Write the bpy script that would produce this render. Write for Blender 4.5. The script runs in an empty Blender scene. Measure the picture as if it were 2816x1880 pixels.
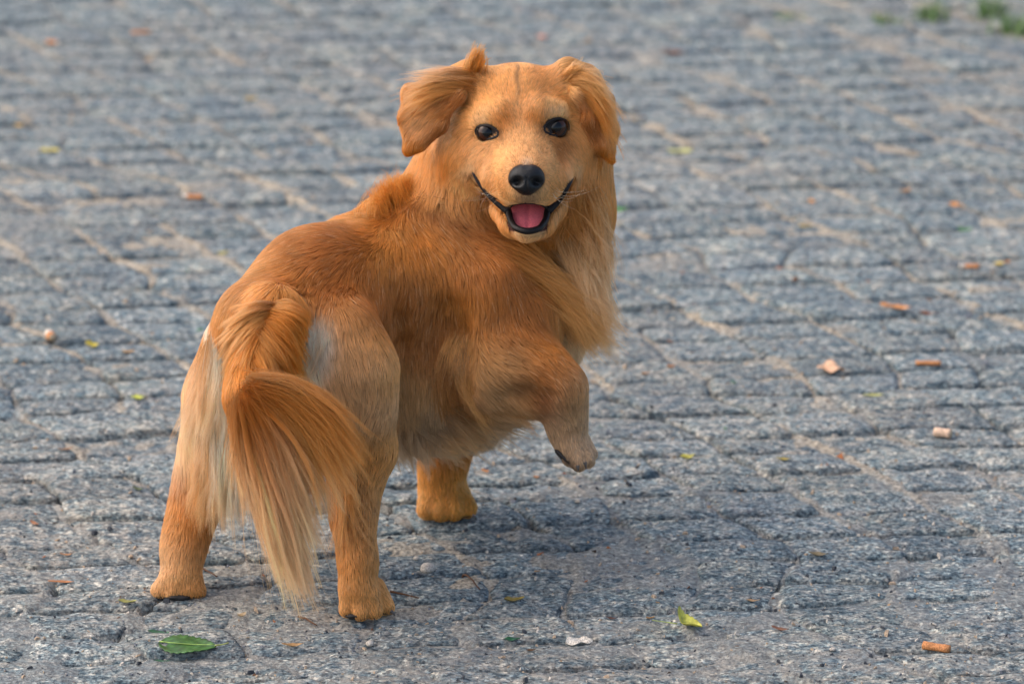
import bpy, math, random, os
import numpy as np
from mathutils import Vector, Matrix
from mathutils.bvhtree import BVHTree
from mathutils.kdtree import KDTree

# ------------------------------------------------------------------ camera, world, sun
S = bpy.context.scene
FAST_PREVIEW = False
PITCH = math.radians(18.5)
FPX = 14393.0                       # focal length in photo pixels (photo 2816 x 1880)
CAM_H = 1.76
CAM_Y = -CAM_H / math.tan(math.radians(21.5))
cam_d = bpy.data.cameras.new('camera')
cam = bpy.data.objects.new('camera', cam_d)
S.collection.objects.link(cam)
cam.location = (0, CAM_Y, CAM_H)
cam.rotation_euler = (math.radians(90) - PITCH, 0, 0)
cam_d.sensor_width = 36
cam_d.lens = FPX * 36 / 2816
cam_d.clip_end = 500
cam_d.dof.use_dof = True
cam_d.dof.focus_distance = 4.72
cam_d.dof.aperture_fstop = 6.3
S.camera = cam

w = bpy.data.worlds.new('World'); S.world = w; w.use_nodes = True
nt = w.node_tree
bg = nt.nodes['Background']
sky = nt.nodes.new('ShaderNodeTexSky'); sky.sky_type = 'NISHITA'; sky.sun_disc = False
SUN_EL, SUN_AZ = math.radians(46), math.radians(-62)   # azimuth measured from the view direction's back, to the left
sun_dir = Vector((-math.cos(SUN_EL) * math.sin(math.radians(92)), -math.cos(SUN_EL) * math.cos(math.radians(92)), math.sin(SUN_EL)))
sky.sun_elevation = SUN_EL
sky.sun_rotation = math.atan2(sun_dir.x, sun_dir.y)
sky.air_density = 1.0; sky.dust_density = 3.0; sky.ozone_density = 1.0
nt.links.new(sky.outputs[0], bg.inputs[0])
bg.inputs[1].default_value = 0.15
sd = bpy.data.lights.new('sun', 'SUN'); sd.energy = 1.6; sd.angle = math.radians(120); sd.color = (1.0, .84, .66)
so = bpy.data.objects.new('sun', sd); S.collection.objects.link(so)
so.rotation_euler = sun_dir.to_track_quat('Z', 'Y').to_euler()
S.view_settings.view_transform = 'Standard'; S.view_settings.look = 'None'
S.view_settings.exposure = 0.82; S.view_settings.gamma = 1.0
S.cycles.max_bounces = 6; S.cycles.diffuse_bounces = 3; S.cycles.glossy_bounces = 3
S.cycles.transmission_bounces = 6; S.cycles.transparent_max_bounces = 8

# ------------------------------------------------------------------ helpers
rng = np.random.default_rng(7)
CAMP = np.array([0, CAM_Y, CAM_H])
Fv = np.array([0, math.cos(PITCH), -math.sin(PITCH)])
Uv = np.array([0, math.sin(PITCH), math.cos(PITCH)])
Rv = np.array([1.0, 0, 0])

def ray(u, v):
    return Fv + Rv * ((u - 1408) / FPX) - Uv * ((v - 940) / FPX)
def P(u, v, Y):
    """the point at depth Y (metres along the ground) seen at photo pixel (u, v)"""
    d = ray(u, v)
    return CAMP + d * ((Y - CAM_Y) / d[1])
def G(u, v, z=0.0):
    d = ray(u, v)
    return CAMP + d * ((z - CAM_H) / d[2])
def px(Y):
    return (Y - CAM_Y) / math.cos(PITCH) / FPX * 1.0

def lin(c):
    return tuple(x / 12.92 if x <= .04045 else ((x + .055) / 1.055) ** 2.4 for x in c)

def link(name, data, parent=None):
    o = bpy.data.objects.new(name, data)
    S.collection.objects.link(o)
    if parent is not None: o.parent = parent
    return o
def mesh_np(name, verts, faces, mat=None, parent=None, smooth=True):
    me = bpy.data.meshes.new(name)
    verts = np.asarray(verts, dtype=np.float32)
    if isinstance(faces, np.ndarray):
        n, k = faces.shape
        me.vertices.add(len(verts)); me.vertices.foreach_set('co', verts.ravel())
        me.loops.add(n * k); me.loops.foreach_set('vertex_index', faces.astype(np.int32).ravel())
        me.polygons.add(n); me.polygons.foreach_set('loop_start', np.arange(0, n * k, k, dtype=np.int32))
        me.update(calc_edges=True); me.validate()
    else:
        me.from_pydata(verts.tolist(), [], faces)
    if smooth: me.polygons.foreach_set('use_smooth', np.ones(len(me.polygons), dtype=bool))
    if mat: me.materials.append(mat)
    me.update()
    return link(name, me, parent)
def empty(name, loc, parent=None):
    o = link(name, None, parent); o.location = loc; o.empty_display_size = .02
    return o
def tag(o, label=None, cat=None, group=None, kind=None):
    if label: o['label'] = label
    if cat: o['category'] = cat
    if group: o['group'] = group
    if kind: o['kind'] = kind
    return o

class NT:
    def __init__(s, name):
        s.m = bpy.data.materials.new(name); s.m.use_nodes = True
        s.t = s.m.node_tree; s.n = s.t.nodes; s.b = s.n['Principled BSDF']; s.out = s.n['Material Output']
    def new(s, typ, **kw):
        n = s.n.new(typ)
        for k, v in kw.items():
            if k in n.inputs: n.inputs[k].default_value = v
            else: setattr(n, k, v)
        return n
    def l(s, a, b): s.t.links.new(a, b)
    def ramp(s, fac, stops, interp='LINEAR'):
        r = s.n.new('ShaderNodeValToRGB'); r.color_ramp.interpolation = interp
        e = r.color_ramp.elements
        while len(e) < len(stops): e.new(.5)
        for x, (p, c) in zip(e, stops):
            x.position = p; x.color = (*c, 1) if len(c) == 3 else c
        s.l(fac, r.inputs[0]); return r
    def mix(s, fac, a, b, mode='MIX'):
        m = s.n.new('ShaderNodeMix'); m.data_type = 'RGBA'; m.blend_type = mode
        for k, v in ((0, fac), (6, a), (7, b)):
            if hasattr(v, 'is_linked') or hasattr(v, 'links'): s.l(v, m.inputs[k])
            else: m.inputs[k].default_value = v if k == 0 else (*v, 1)
        return m.outputs[2]
def simple(name, col, rough=.6, spec=.3, bump=0, scale=300, var=.0, coat=0):
    s = NT(name); b = s.b
    b.inputs['Roughness'].default_value = rough
    b.inputs['Specular IOR Level'].default_value = spec
    b.inputs['Coat Weight'].default_value = coat
    b.inputs['Coat Roughness'].default_value = .05
    tc = s.new('ShaderNodeTexCoord')
    nz = s.new('ShaderNodeTexNoise', Scale=scale, Detail=4.0)
    s.l(tc.outputs['Object'], nz.inputs['Vector'])
    lo = tuple(c * (1 - var) for c in col); hi = tuple(min(1, c * (1 + var)) for c in col)
    r = s.ramp(nz.outputs[0], [(.36, lo), (.60, hi)])
    s.l(r.outputs[0], b.inputs['Base Color'])
    if bump:
        bp = s.new('ShaderNodeBump', Strength=bump, Distance=.001)
        s.l(nz.outputs[0], bp.inputs['Height']); s.l(bp.outputs[0], b.inputs['Normal'])
    return s.m

# smooth value noise on numpy arrays
_perm = rng.random((64, 64, 64)).astype(np.float32)
def vnoise(p, scale):
    q = p * scale
    i = np.floor(q).astype(int); f = q - i; f = f * f * (3 - 2 * f); i &= 63
    j = (i + 1) & 63
    def g(a, b, c): return _perm[a, b, c]
    x0, y0, z0 = i.T; x1, y1, z1 = j.T; fx, fy, fz = f.T
    c00 = g(x0, y0, z0) * (1 - fx) + g(x1, y0, z0) * fx; c10 = g(x0, y1, z0) * (1 - fx) + g(x1, y1, z0) * fx
    c01 = g(x0, y0, z1) * (1 - fx) + g(x1, y0, z1) * fx; c11 = g(x0, y1, z1) * (1 - fx) + g(x1, y1, z1) * fx
    return (c00 * (1 - fy) + c10 * fy) * (1 - fz) + (c01 * (1 - fy) + c11 * fy) * fz
def fbm(p, scale, octv=4):
    s = 0; a = .5; t = 0
    for k in range(octv):
        s = s + a * vnoise(p + k * 3.7, scale * 2 ** k); t += a; a *= .5
    return s / t

#GROUND#
exec_ground = True
# ------------------------------------------------------------------ the paving
def stone_material(name, sandy=0.0):
    s = NT(name); b = s.b
    geo = s.new('ShaderNodeNewGeometry')
    pos = geo.outputs['Position']
    oi = s.new('ShaderNodeObjectInfo')
    n1 = s.new('ShaderNodeTexNoise', Scale=330.0, Detail=3.0, Roughness=.65)      # mineral grain
    n2 = s.new('ShaderNodeTexNoise', Scale=95.0, Detail=6.0, Roughness=.72)
    n3 = s.new('ShaderNodeTexNoise', Scale=14.0, Detail=5.0, Roughness=.6)
    n4 = s.new('ShaderNodeTexNoise', Scale=2.2, Detail=3.0)
    vo = s.new('ShaderNodeTexVoronoi', Scale=300.0)
    mp = s.new('ShaderNodeMapping'); mp.inputs['Scale'].default_value = (.75, .9, 1)
    s.l(pos, mp.inputs[0])
    for n in (n1, n2, n3, n4, vo): s.l(mp.outputs[0], n.inputs['Vector'])
    base = s.ramp(n2.outputs[0], [(.36, (.070, .108, .128)), (.46, (.170, .215, .225)), (.54, (.268, .288, .272)), (.64, (.44, .42, .365))])
    grain = s.ramp(n1.outputs[0], [(.36, (.30, .33, .37)), (.48, (.84, .86, .89)), (.54, (1.05, 1.04, 1.02)), (.64, (1.6, 1.54, 1.48))])
    c = s.mix(1.0, base.outputs[0], grain.outputs[0], 'MULTIPLY')
    lg = s.ramp(n3.outputs[0], [(.3, (.72, .76, .84)), (.55, (1, 1, 1)), (.72, (1.18, 1.12, 1.03))])
    c = s.mix(1.0, c, lg.outputs[0], 'MULTIPLY')
    # dust settled in large patches
    d4 = s.ramp(n4.outputs[0], [(.42, (0, 0, 0)), (.62, (1, 1, 1))])
    dm = s.new('ShaderNodeMath', operation='MULTIPLY'); s.l(d4.outputs[0], dm.inputs[0]); dm.inputs[1].default_value = .38
    dn = s.new('ShaderNodeMath', operation='MULTIPLY'); s.l(dm.outputs[0], dn.inputs[0])
    g3 = s.ramp(n2.outputs[0], [(.4, (.1, .1, .1)), (.6, (1, 1, 1))]); s.l(g3.outputs[0], dn.inputs[1])
    c = s.mix(dn.outputs[0], c, (.43, .355, .27))
    v2 = s.new('ShaderNodeTexVoronoi', Scale=420.0); s.l(mp.outputs[0], v2.inputs['Vector'])
    sc_ = s.new('ShaderNodeSeparateColor'); s.l(v2.outputs['Color'], sc_.inputs[0])
    fl = s.ramp(sc_.outputs[0], [(.0, (.42, .44, .47)), (.16, (.46, .48, .51)), (.20, (1, 1, 1)), (.84, (1, 1, 1)), (.88, (1.7, 1.66, 1.6)), (1, (1.9, 1.85, 1.75))])
    c = s.mix(.85, c, fl.outputs[0], 'MULTIPLY')
    c = s.mix(1.0, c, (1.0, 1.02, 1.05), 'MULTIPLY')
    hv = s.new('ShaderNodeMapRange'); s.l(oi.outputs['Random'], hv.inputs[0]); hv.inputs[3].default_value = .84; hv.inputs[4].default_value = 1.12
    cc = s.new('ShaderNodeCombineColor')
    for k in range(3): s.l(hv.outputs[0], cc.inputs[k])
    c = s.mix(1.0, c, cc.outputs[0], 'MULTIPLY')
    if sandy:
        rb = s.ramp(n1.outputs[0], [(.36, (.14, .115, .085)), (.48, (.42, .34, .24)), (.55, (.56, .46, .33)), (.66, (.74, .63, .48))])
        at = s.new('ShaderNodeAttribute', attribute_name='dust'); c = s.mix(.35, c, (.25, .245, .235)); c = s.mix(at.outputs['Fac'], c, rb.outputs[0])
    s.l(c, b.inputs['Base Color'])
    b.inputs['Roughness'].default_value = .82; b.inputs['Specular IOR Level'].default_value = .25
    b1 = s.new('ShaderNodeBump', Strength=1.0, Distance=.006); s.l(n2.outputs[0], b1.inputs['Height'])
    b2 = s.new('ShaderNodeBump', Strength=.9, Distance=.0022); s.l(n1.outputs[0], b2.inputs['Height']); s.l(b1.outputs[0], b2.inputs['Normal'])
    s.l(b2.outputs[0], b.inputs['Normal'])
    return s.m
M_STONE = stone_material('granite_sett'); M_SAND = stone_material('joint_sand', 1.0)
E1 = np.array([math.cos(math.radians(6)), math.sin(math.radians(6))])
E2 = np.array([math.cos(math.radians(121)), math.sin(math.radians(121))])
LEN1 = .101; ROW = .060; LEN2 = ROW / math.sin(math.radians(115))
rl = np.random.default_rng(21)
I0, I1, J0, J1 = -26, 42, -14, 56
ni, nj = I1 - I0 + 1, J1 - J0 + 1
rowoff = np.cumsum(rl.normal(0, .010, nj)) ; rowoff -= np.linspace(0, 1, nj) * rowoff[-1]
jump = np.zeros(nj)
for k in rl.choice(nj, 12, replace=False): jump[k:] += rl.uniform(-.04, .04)
rowoff += jump
ii, jj = np.meshgrid(np.arange(I0, I1 + 1), np.arange(J0, J1 + 1), indexing='ij')
CX = ii * LEN1 + rowoff[None, :] + rl.normal(0, .009, (ni, nj))
CR = jj * LEN2 + rl.normal(0, .0046, (ni, nj)) + .004 * np.sin(ii * .55 + jj * .2) + rl.normal(0, .003, nj)[None, :]
COR = CX[..., None] * E1 + CR[..., None] * E2 + np.array([.03, .0])
NX, NY = 20, 12
def sett_mesh(c4, sd, nx=NX, ny=NY):
    """verts, faces of one rough stone: c4 = its four corners on the ground"""
    r = np.random.default_rng(sd)
    cen = c4.mean(0)
    gapx, gapy = r.uniform(.0008, .0030), r.uniform(.0012, .0048)
    u = np.linspace(0, 1, nx + 1); v = np.linspace(0, 1, ny + 1)
    uu, vv = np.meshgrid(u, v, indexing='ij')
    L = np.linalg.norm(c4[1] - c4[0]); W = ROW
    uu = .5 + (uu - .5) * (1 - 2 * gapx / L); vv = .5 + (vv - .5) * (1 - 2 * gapy / W)
    xy = ((1 - uu) * (1 - vv))[..., None] * c4[0] + (uu * (1 - vv))[..., None] * c4[1] + (uu * vv)[..., None] * c4[2] + ((1 - uu) * vv)[..., None] * c4[3]
    # round the corners and wobble the outline
    a = (uu - .5) * 2; bb = (vv - .5) * 2
    sh = 1 - .07 * (np.abs(a) ** 4) * (np.abs(bb) ** 4)
    xy = cen + (xy - cen) * sh[..., None]
    p3 = np.concatenate([xy.reshape(-1, 2), np.full(((nx + 1) * (ny + 1), 1), sd * .37)], 1)
    wob = np.stack([vnoise(p3, 70), vnoise(p3 + 9, 70)], 1) - .5
    xy = xy + wob.reshape(*xy.shape) * .0045
    tilt = r.normal(0, .018, 2); top = r.normal(0, .0012)
    rel = xy - cen
    edge = np.minimum(np.minimum(uu, 1 - uu) * L, np.minimum(vv, 1 - vv) * W)
    z = top + rel @ tilt - .0045 * np.exp(-edge / .0045) + (fbm(p3, 38, 3) - .5).reshape(edge.shape) * .0075
    V = np.concatenate([xy, z[..., None]], -1).reshape(-1, 3)
    idx = np.arange((nx + 1) * (ny + 1)).reshape(nx + 1, ny + 1)
    Fq = np.stack([idx[:-1, :-1], idx[1:, :-1], idx[1:, 1:], idx[:-1, 1:]], -1).reshape(-1, 4)
    loop = np.concatenate([idx[:, 0], idx[-1, 1:], idx[-2::-1, -1], idx[0, -2:0:-1]])
    n0 = len(V); low = V[loop].copy(); low[:, :2] = cen + (low[:, :2] - cen) * 1.01; low[:, 2] = -.03
    V = np.concatenate([V, low]); m = len(loop); k = np.arange(m); k2 = (k + 1) % m
    side = np.stack([loop[k2], loop[k], n0 + k, n0 + k2], -1)
    return V, np.concatenate([Fq, side])
pavement = empty('cobblestone_pavement', (0, 0, 0)); tag(pavement, 'grey granite sett paving with sandy joints under the dog', kind='structure')
cells = []
for a in range(ni - 1):
    for b_ in range(nj - 1):
        c4 = np.array([COR[a, b_], COR[a + 1, b_], COR[a + 1, b_ + 1], COR[a, b_ + 1]])
        c = c4.mean(0)
        if c[1] < -.75 or c[1] > 3.1: continue
        dist = c[1] - CAM_Y
        half = dist * 1408 / FPX / math.cos(PITCH) * .985
        infr = abs(c[0]) < half + .04 and -.21 < c[1] < 2.33
        if abs(c[0]) > half + .55: continue
        cells.append((0 if infr else 1, dist, c4, a * 1000 + b_))
cells.sort(key=lambda t: (t[0], t[1]))
single = cells[:300] if cells[299][0] == 0 else [c for c in cells if c[0] == 0]
rest = cells[len(single):]
for _, _, c4, sdd in single:
    V, Fq = sett_mesh(c4, sdd)
    c = V.mean(0) * [1, 1, 0]
    o = mesh_np('sett', V - c, Fq, M_STONE, pavement); o.location = c
VV, FF, off = [], [], 0
for fl, _, c4, sdd in rest:
    V, Fq = sett_mesh(c4, sdd, *((9, 6) if fl == 0 else (5, 4)))
    VV.append(V); FF.append(Fq + off); off += len(V)
o = mesh_np('sett_field', np.concatenate(VV), np.concatenate(FF), M_STONE, pavement); tag(o, kind='stuff')
# the sand between the stones: deep along the rows, nearly flush along the slanting joints
gx = np.arange(-1.35, 1.36, .005); gy = np.arange(-.8, 3.2, .005)
X, Y = np.meshgrid(gx, gy, indexing='ij')
det = E1[0] * E2[1] - E1[1] * E2[0]
Xs, Ys = X - .03, Y
ca = (Xs * E2[1] - Ys * E2[0]) / det; cb = (E1[0] * Ys - E1[1] * Xs) / det
rowf = cb / LEN2
rfr = np.abs(rowf - np.round(rowf)) * ROW
p3 = np.stack([X, Y, X * 0], -1).reshape(-1, 3)
nz = fbm(p3, 22, 4).reshape(X.shape); nb = fbm(p3 + 5, 6, 3).reshape(X.shape)
z = -.0032 + (nz - .5) * .011 + (nb - .5) * .007
near = np.clip((.28 - Y) / .5, 0, 1)
ro_ = np.interp(rowf, np.arange(J0, J1 + 1), rowoff); aa_ = (ca - ro_) / LEN1; afr = np.abs(aa_ - np.round(aa_)) * LEN1
joint = np.exp(-(afr / .0055) ** 2)
z += .0022 * near
z -= np.exp(-(rfr / .010) ** 2) * (1 - .85 * joint) * .020 * np.clip((vnoise(p3 + 3, 11).reshape(X.shape) - .25) * 2.2, 0, 1) * (1 - .5 * near)
z += joint * .0025 * (1 - .6 * near)
z = np.minimum(z, .0022) + (fbm(p3 + 11, 130, 2).reshape(X.shape) - .5) * .004
V = np.stack([X, Y, z], -1).reshape(-1, 3)
idx = np.arange(len(V)).reshape(X.shape)
Fq = np.stack([idx[:-1, :-1], idx[1:, :-1], idx[1:, 1:], idx[:-1, 1:]], -1).reshape(-1, 4)
o = mesh_np('joint_sand', V, Fq, M_SAND, pavement)
da_ = o.data.attributes.new('dust', 'FLOAT', 'POINT')
dv = np.clip((fbm(p3 + 20, 9, 3) - .38) * 4, 0, 1) * np.clip((V[:, 1] - .10) / .5, .12, 1) * np.clip((2.6 - V[:, 1]) / 1.2, .3, 1)
dv = np.maximum(dv * .7, joint.ravel() * np.clip((V[:, 1] - .05) / .5, .15, 1) * np.clip((fbm(p3 + 31, 9, 2) - .38) * 4, 0, 1))
dv = np.maximum(dv, .75 * np.exp(-(((V[:, 0] + .10) / .16) ** 2 + ((V[:, 1] - .10) / .12) ** 2)))
da_.data.foreach_set('value', dv.astype(np.float32))
Rg = 60
o = mesh_np('ground', [(-Rg, -Rg, -.02), (Rg, -Rg, -.02), (Rg, Rg, -.02), (-Rg, Rg, -.02)], [(0, 1, 2, 3)], M_STONE, None, False)
tag(o, 'grey stone ground stretching away past the paving', kind='structure')

# ------------------------------------------------------------------ grit, crumbs, litter and leaves lying on the paving
bpy.context.view_layer.update()
_dg = bpy.context.evaluated_depsgraph_get()
def settle(x, y):
    ok, loc, *_ = S.ray_cast(_dg, Vector((x, y, .03)), Vector((0, 0, -1)), distance=.08)
    return loc.z if ok else 0.0
def flake_cloud(name, n, smin_, smax_, thick, mats, kindlab, seed, flat=.5, bias=0):
    r = np.random.default_rng(seed); V, F, MI = [], [], []; o_ = 0
    for _ in range(n):
        y = -.25 + 2.7 * r.random() ** 1.25; x = r.uniform(-.56, .56) * (1 + y * .22); z0 = settle(x, y)
        a = r.uniform(smin_, smax_) * (1 + (r.random() ** 6) * 1.6); m = 5
        th = np.sort(r.uniform(0, 6.28, m)); asp = r.uniform(flat, 1); ro = r.uniform(0, 3.14)
        px_, py_ = np.cos(th) * a, np.sin(th) * a * asp; X_, Y_ = px_ * math.cos(ro) - py_ * math.sin(ro), px_ * math.sin(ro) + py_ * math.cos(ro)
        tl = r.normal(0, .25, 2); zz = X_ * tl[0] + Y_ * tl[1]; h = a * thick * r.uniform(.6, 1.3)
        V += [(x + X_[k], y + Y_[k], z0 + zz[k] + .0001) for k in range(m)] + [(x + X_[k] * .7, y + Y_[k] * .7, z0 + zz[k] + h) for k in range(m)]
        F += [(o_ + k, o_ + (k + 1) % m, o_ + m + (k + 1) % m, o_ + m + k) for k in range(m)] + [tuple(o_ + m + k for k in range(m))]
        MI += [int(r.integers(len(mats)))] * (m + 1); o_ += 2 * m
    ob = mesh_np(name, V, F, None, None, False)
    for mm in mats: ob.data.materials.append(mm)
    ob.data.polygons.foreach_set('material_index', np.array(MI, np.int32)); tag(ob, kindlab, kind='stuff'); return ob
def mat(n, c, **k): return simple(n, c, k.pop('rough', .7), .25, bump=.4, scale=700, var=.35)
MG = [mat('grit_pale', (.42, .38, .33)), mat('grit_grey', (.17, .18, .2)), mat('grit_dark', (.04, .045, .055)), mat('grit_tan', (.36, .27, .19))]
MC = [mat('crumb_brown', (.10, .045, .02)), mat('crumb_dark', (.03, .018, .012)), mat('crumb_rust', (.28, .10, .035)), mat('crumb_tan', (.30, .19, .10))]
flake_cloud('grit', 9000, .0006, .0019, .75, MG, 'loose grit and sand grains scattered over the granite setts', 3)
flake_cloud('leaf_crumbs', 420, .0014, .0034, .2, MC, 'brown and rust crumbs of dry leaves scattered in the joints', 4, flat=.25)
flake_cloud('green_crumbs', 40, .0012, .0026, .2, [mat('crumb_green', (.03, .14, .05))], 'tiny green leaf scraps scattered over the paving', 5, flat=.3)
LEAFM = {}
def leafmat(c):
    if c not in LEAFM:
        s = NT('leaf'); b = s.b; tc = s.new('ShaderNodeTexCoord')
        n = s.new('ShaderNodeTexNoise', Scale=160.0, Detail=4.0); s.l(tc.outputs['Object'], n.inputs['Vector'])
        r = s.ramp(n.outputs[0], [(.3, tuple(x * .55 for x in c)), (.5, c), (.7, tuple(min(1, x * 1.5 + .02) for x in c))])
        s.l(r.outputs[0], b.inputs['Base Color']); b.inputs['Roughness'].default_value = .45
        b.inputs['Subsurface Weight'].default_value = 0.0
        bp = s.new('ShaderNodeBump', Strength=.4, Distance=.0006); s.l(n.outputs[0], bp.inputs['Height']); s.l(bp.outputs[0], b.inputs['Normal'])
        LEAFM[c] = s.m
    return LEAFM[c]
def leaf_geo(L, W, fold, curl, wave, seed, nl=14, nw=6, th=.00035, skew=0.0):
    r = np.random.default_rng(seed); V = []
    for side in (0, 1):
        for i in range(nl + 1):
            t = i / nl; wdt = W / 2 * (math.sin(math.pi * min(1, t * 1.0 + .0) ** .8) ** .75 if 0 < t < 1 else 0.02) * (1 + .08 * math.sin(i * 2.1 + seed))
            for j in range(nw + 1):
                q = -1 + 2 * j / nw
                y = q * wdt; x = (t - .5) * L
                z = abs(q) ** 1.3 * fold * wdt + curl * ((t - .5) * 2) ** 2 * L * .5 + wave * math.sin(t * 9 + q * 2 + seed) * W * .12 + skew * q * wdt - side * th
                V.append((x, y, z))
    m = (nl + 1) * (nw + 1); ix = lambda i, j, s_: s_ * m + i * (nw + 1) + j; F = []
    for i in range(nl):
        for j in range(nw):
            F.append((ix(i, j, 0), ix(i + 1, j, 0), ix(i + 1, j + 1, 0), ix(i, j + 1, 0))); F.append((ix(i, j, 1), ix(i, j + 1, 1), ix(i + 1, j + 1, 1), ix(i + 1, j, 1)))
        F.append((ix(i, 0, 0), ix(i, 0, 1), ix(i + 1, 0, 1), ix(i + 1, 0, 0))); F.append((ix(i, nw, 0), ix(i + 1, nw, 0), ix(i + 1, nw, 1), ix(i, nw, 1)))
    V = np.array(V); V[:, 2] -= V[:, 2].min(); return V, F
def tube2(path, rads, n=8):
    path = np.array(path, float); V = []; m = len(path); tg = np.gradient(path, axis=0); tg /= np.linalg.norm(tg, axis=1, keepdims=True)
    for p, t, r in zip(path, tg, rads):
        a = np.cross(t, [0, 0, 1.0]); a = a / (np.linalg.norm(a) + 1e-9); b = np.cross(a, t)
        for k in range(n): ph = 2 * math.pi * k / n; V.append(p + a * math.cos(ph) * r + b * math.sin(ph) * r)
    F = [(i * n + k, i * n + (k + 1) % n, (i + 1) * n + (k + 1) % n, (i + 1) * n + k) for i in range(m - 1) for k in range(n)]
    return V, F + [tuple(range(n))[::-1], tuple((m - 1) * n + k for k in range(n))]
def place(o, u, v, yaw, dz=.0003, tilt=0):
    g = G(u, v); z = max(settle(g[0] + a, g[1] + b) for a in (-.004, 0, .004) for b in (-.003, 0, .003))
    o.location = (g[0], g[1], z + dz); o.rotation_euler = (tilt, 0, math.radians(yaw))
def mm(u, v): g = G(u, v); return (g[1] - CAM_Y) / math.cos(PITCH) / FPX
GRE, DGR, YEL, YG, OLV, BRN, ORB, TAN, PALE = (.024, .095, .010), (.012, .085, .035), (.50, .40, .03), (.36, .40, .05), (.20, .15, .03), (.16, .055, .02), (.42, .17, .04), (.40, .29, .16), (.45, .44, .15)
def leaf(u, v, Lpx, asp, yaw, col, label, fold=.25, curl=.15, wave=.5, cat='leaf', group='small fallen leaves on the paving', name='fallen_leaf', seed=None, tilt=0):
    k = mm(u, v); sd_ = seed or int(u + v); V, F = leaf_geo(Lpx * k, Lpx * k * asp, fold, curl, wave, sd_, 8, 4)
    o = mesh_np(name, V, F, leafmat(col)); place(o, u, v, yaw, tilt=tilt); tag(o, label, cat, group); return o
# the large green leaf
k = mm(520, 1790); gl_ = empty('green_leaf', (0, 0, 0)); tag(gl_, 'large fresh green leaf lying flat below the left hind paw', 'leaf')
V, F = leaf_geo(165 * k, 135 * k, .05, .03, .12, 4, 26, 12); V[:, 2] += .0008; mesh_np('blade', V, F, leafmat(GRE), gl_)
V, F = tube2([(-.5 * 165 * k + t * 165 * k, .0003 * math.sin(t * 6), .0016 + .05 * .5 * 165 * k * ((t - .5) * 2) ** 2 + .0011) for t in np.linspace(0.02, .96, 14)], np.linspace(.0007, .0003, 14)); mesh_np('midrib', V, F, leafmat((.22, .34, .07)), gl_)
V, F = tube2([(.5 * 165 * k + t * .011, t * .003, .003 + .002 * t * t) for t in np.linspace(-.1, 1, 8)], np.linspace(.0008, .0006, 8)); mesh_np('stem', V, F, leafmat((.26, .30, .08)), gl_)
place(gl_, 515, 1790, -8, .0)
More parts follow.
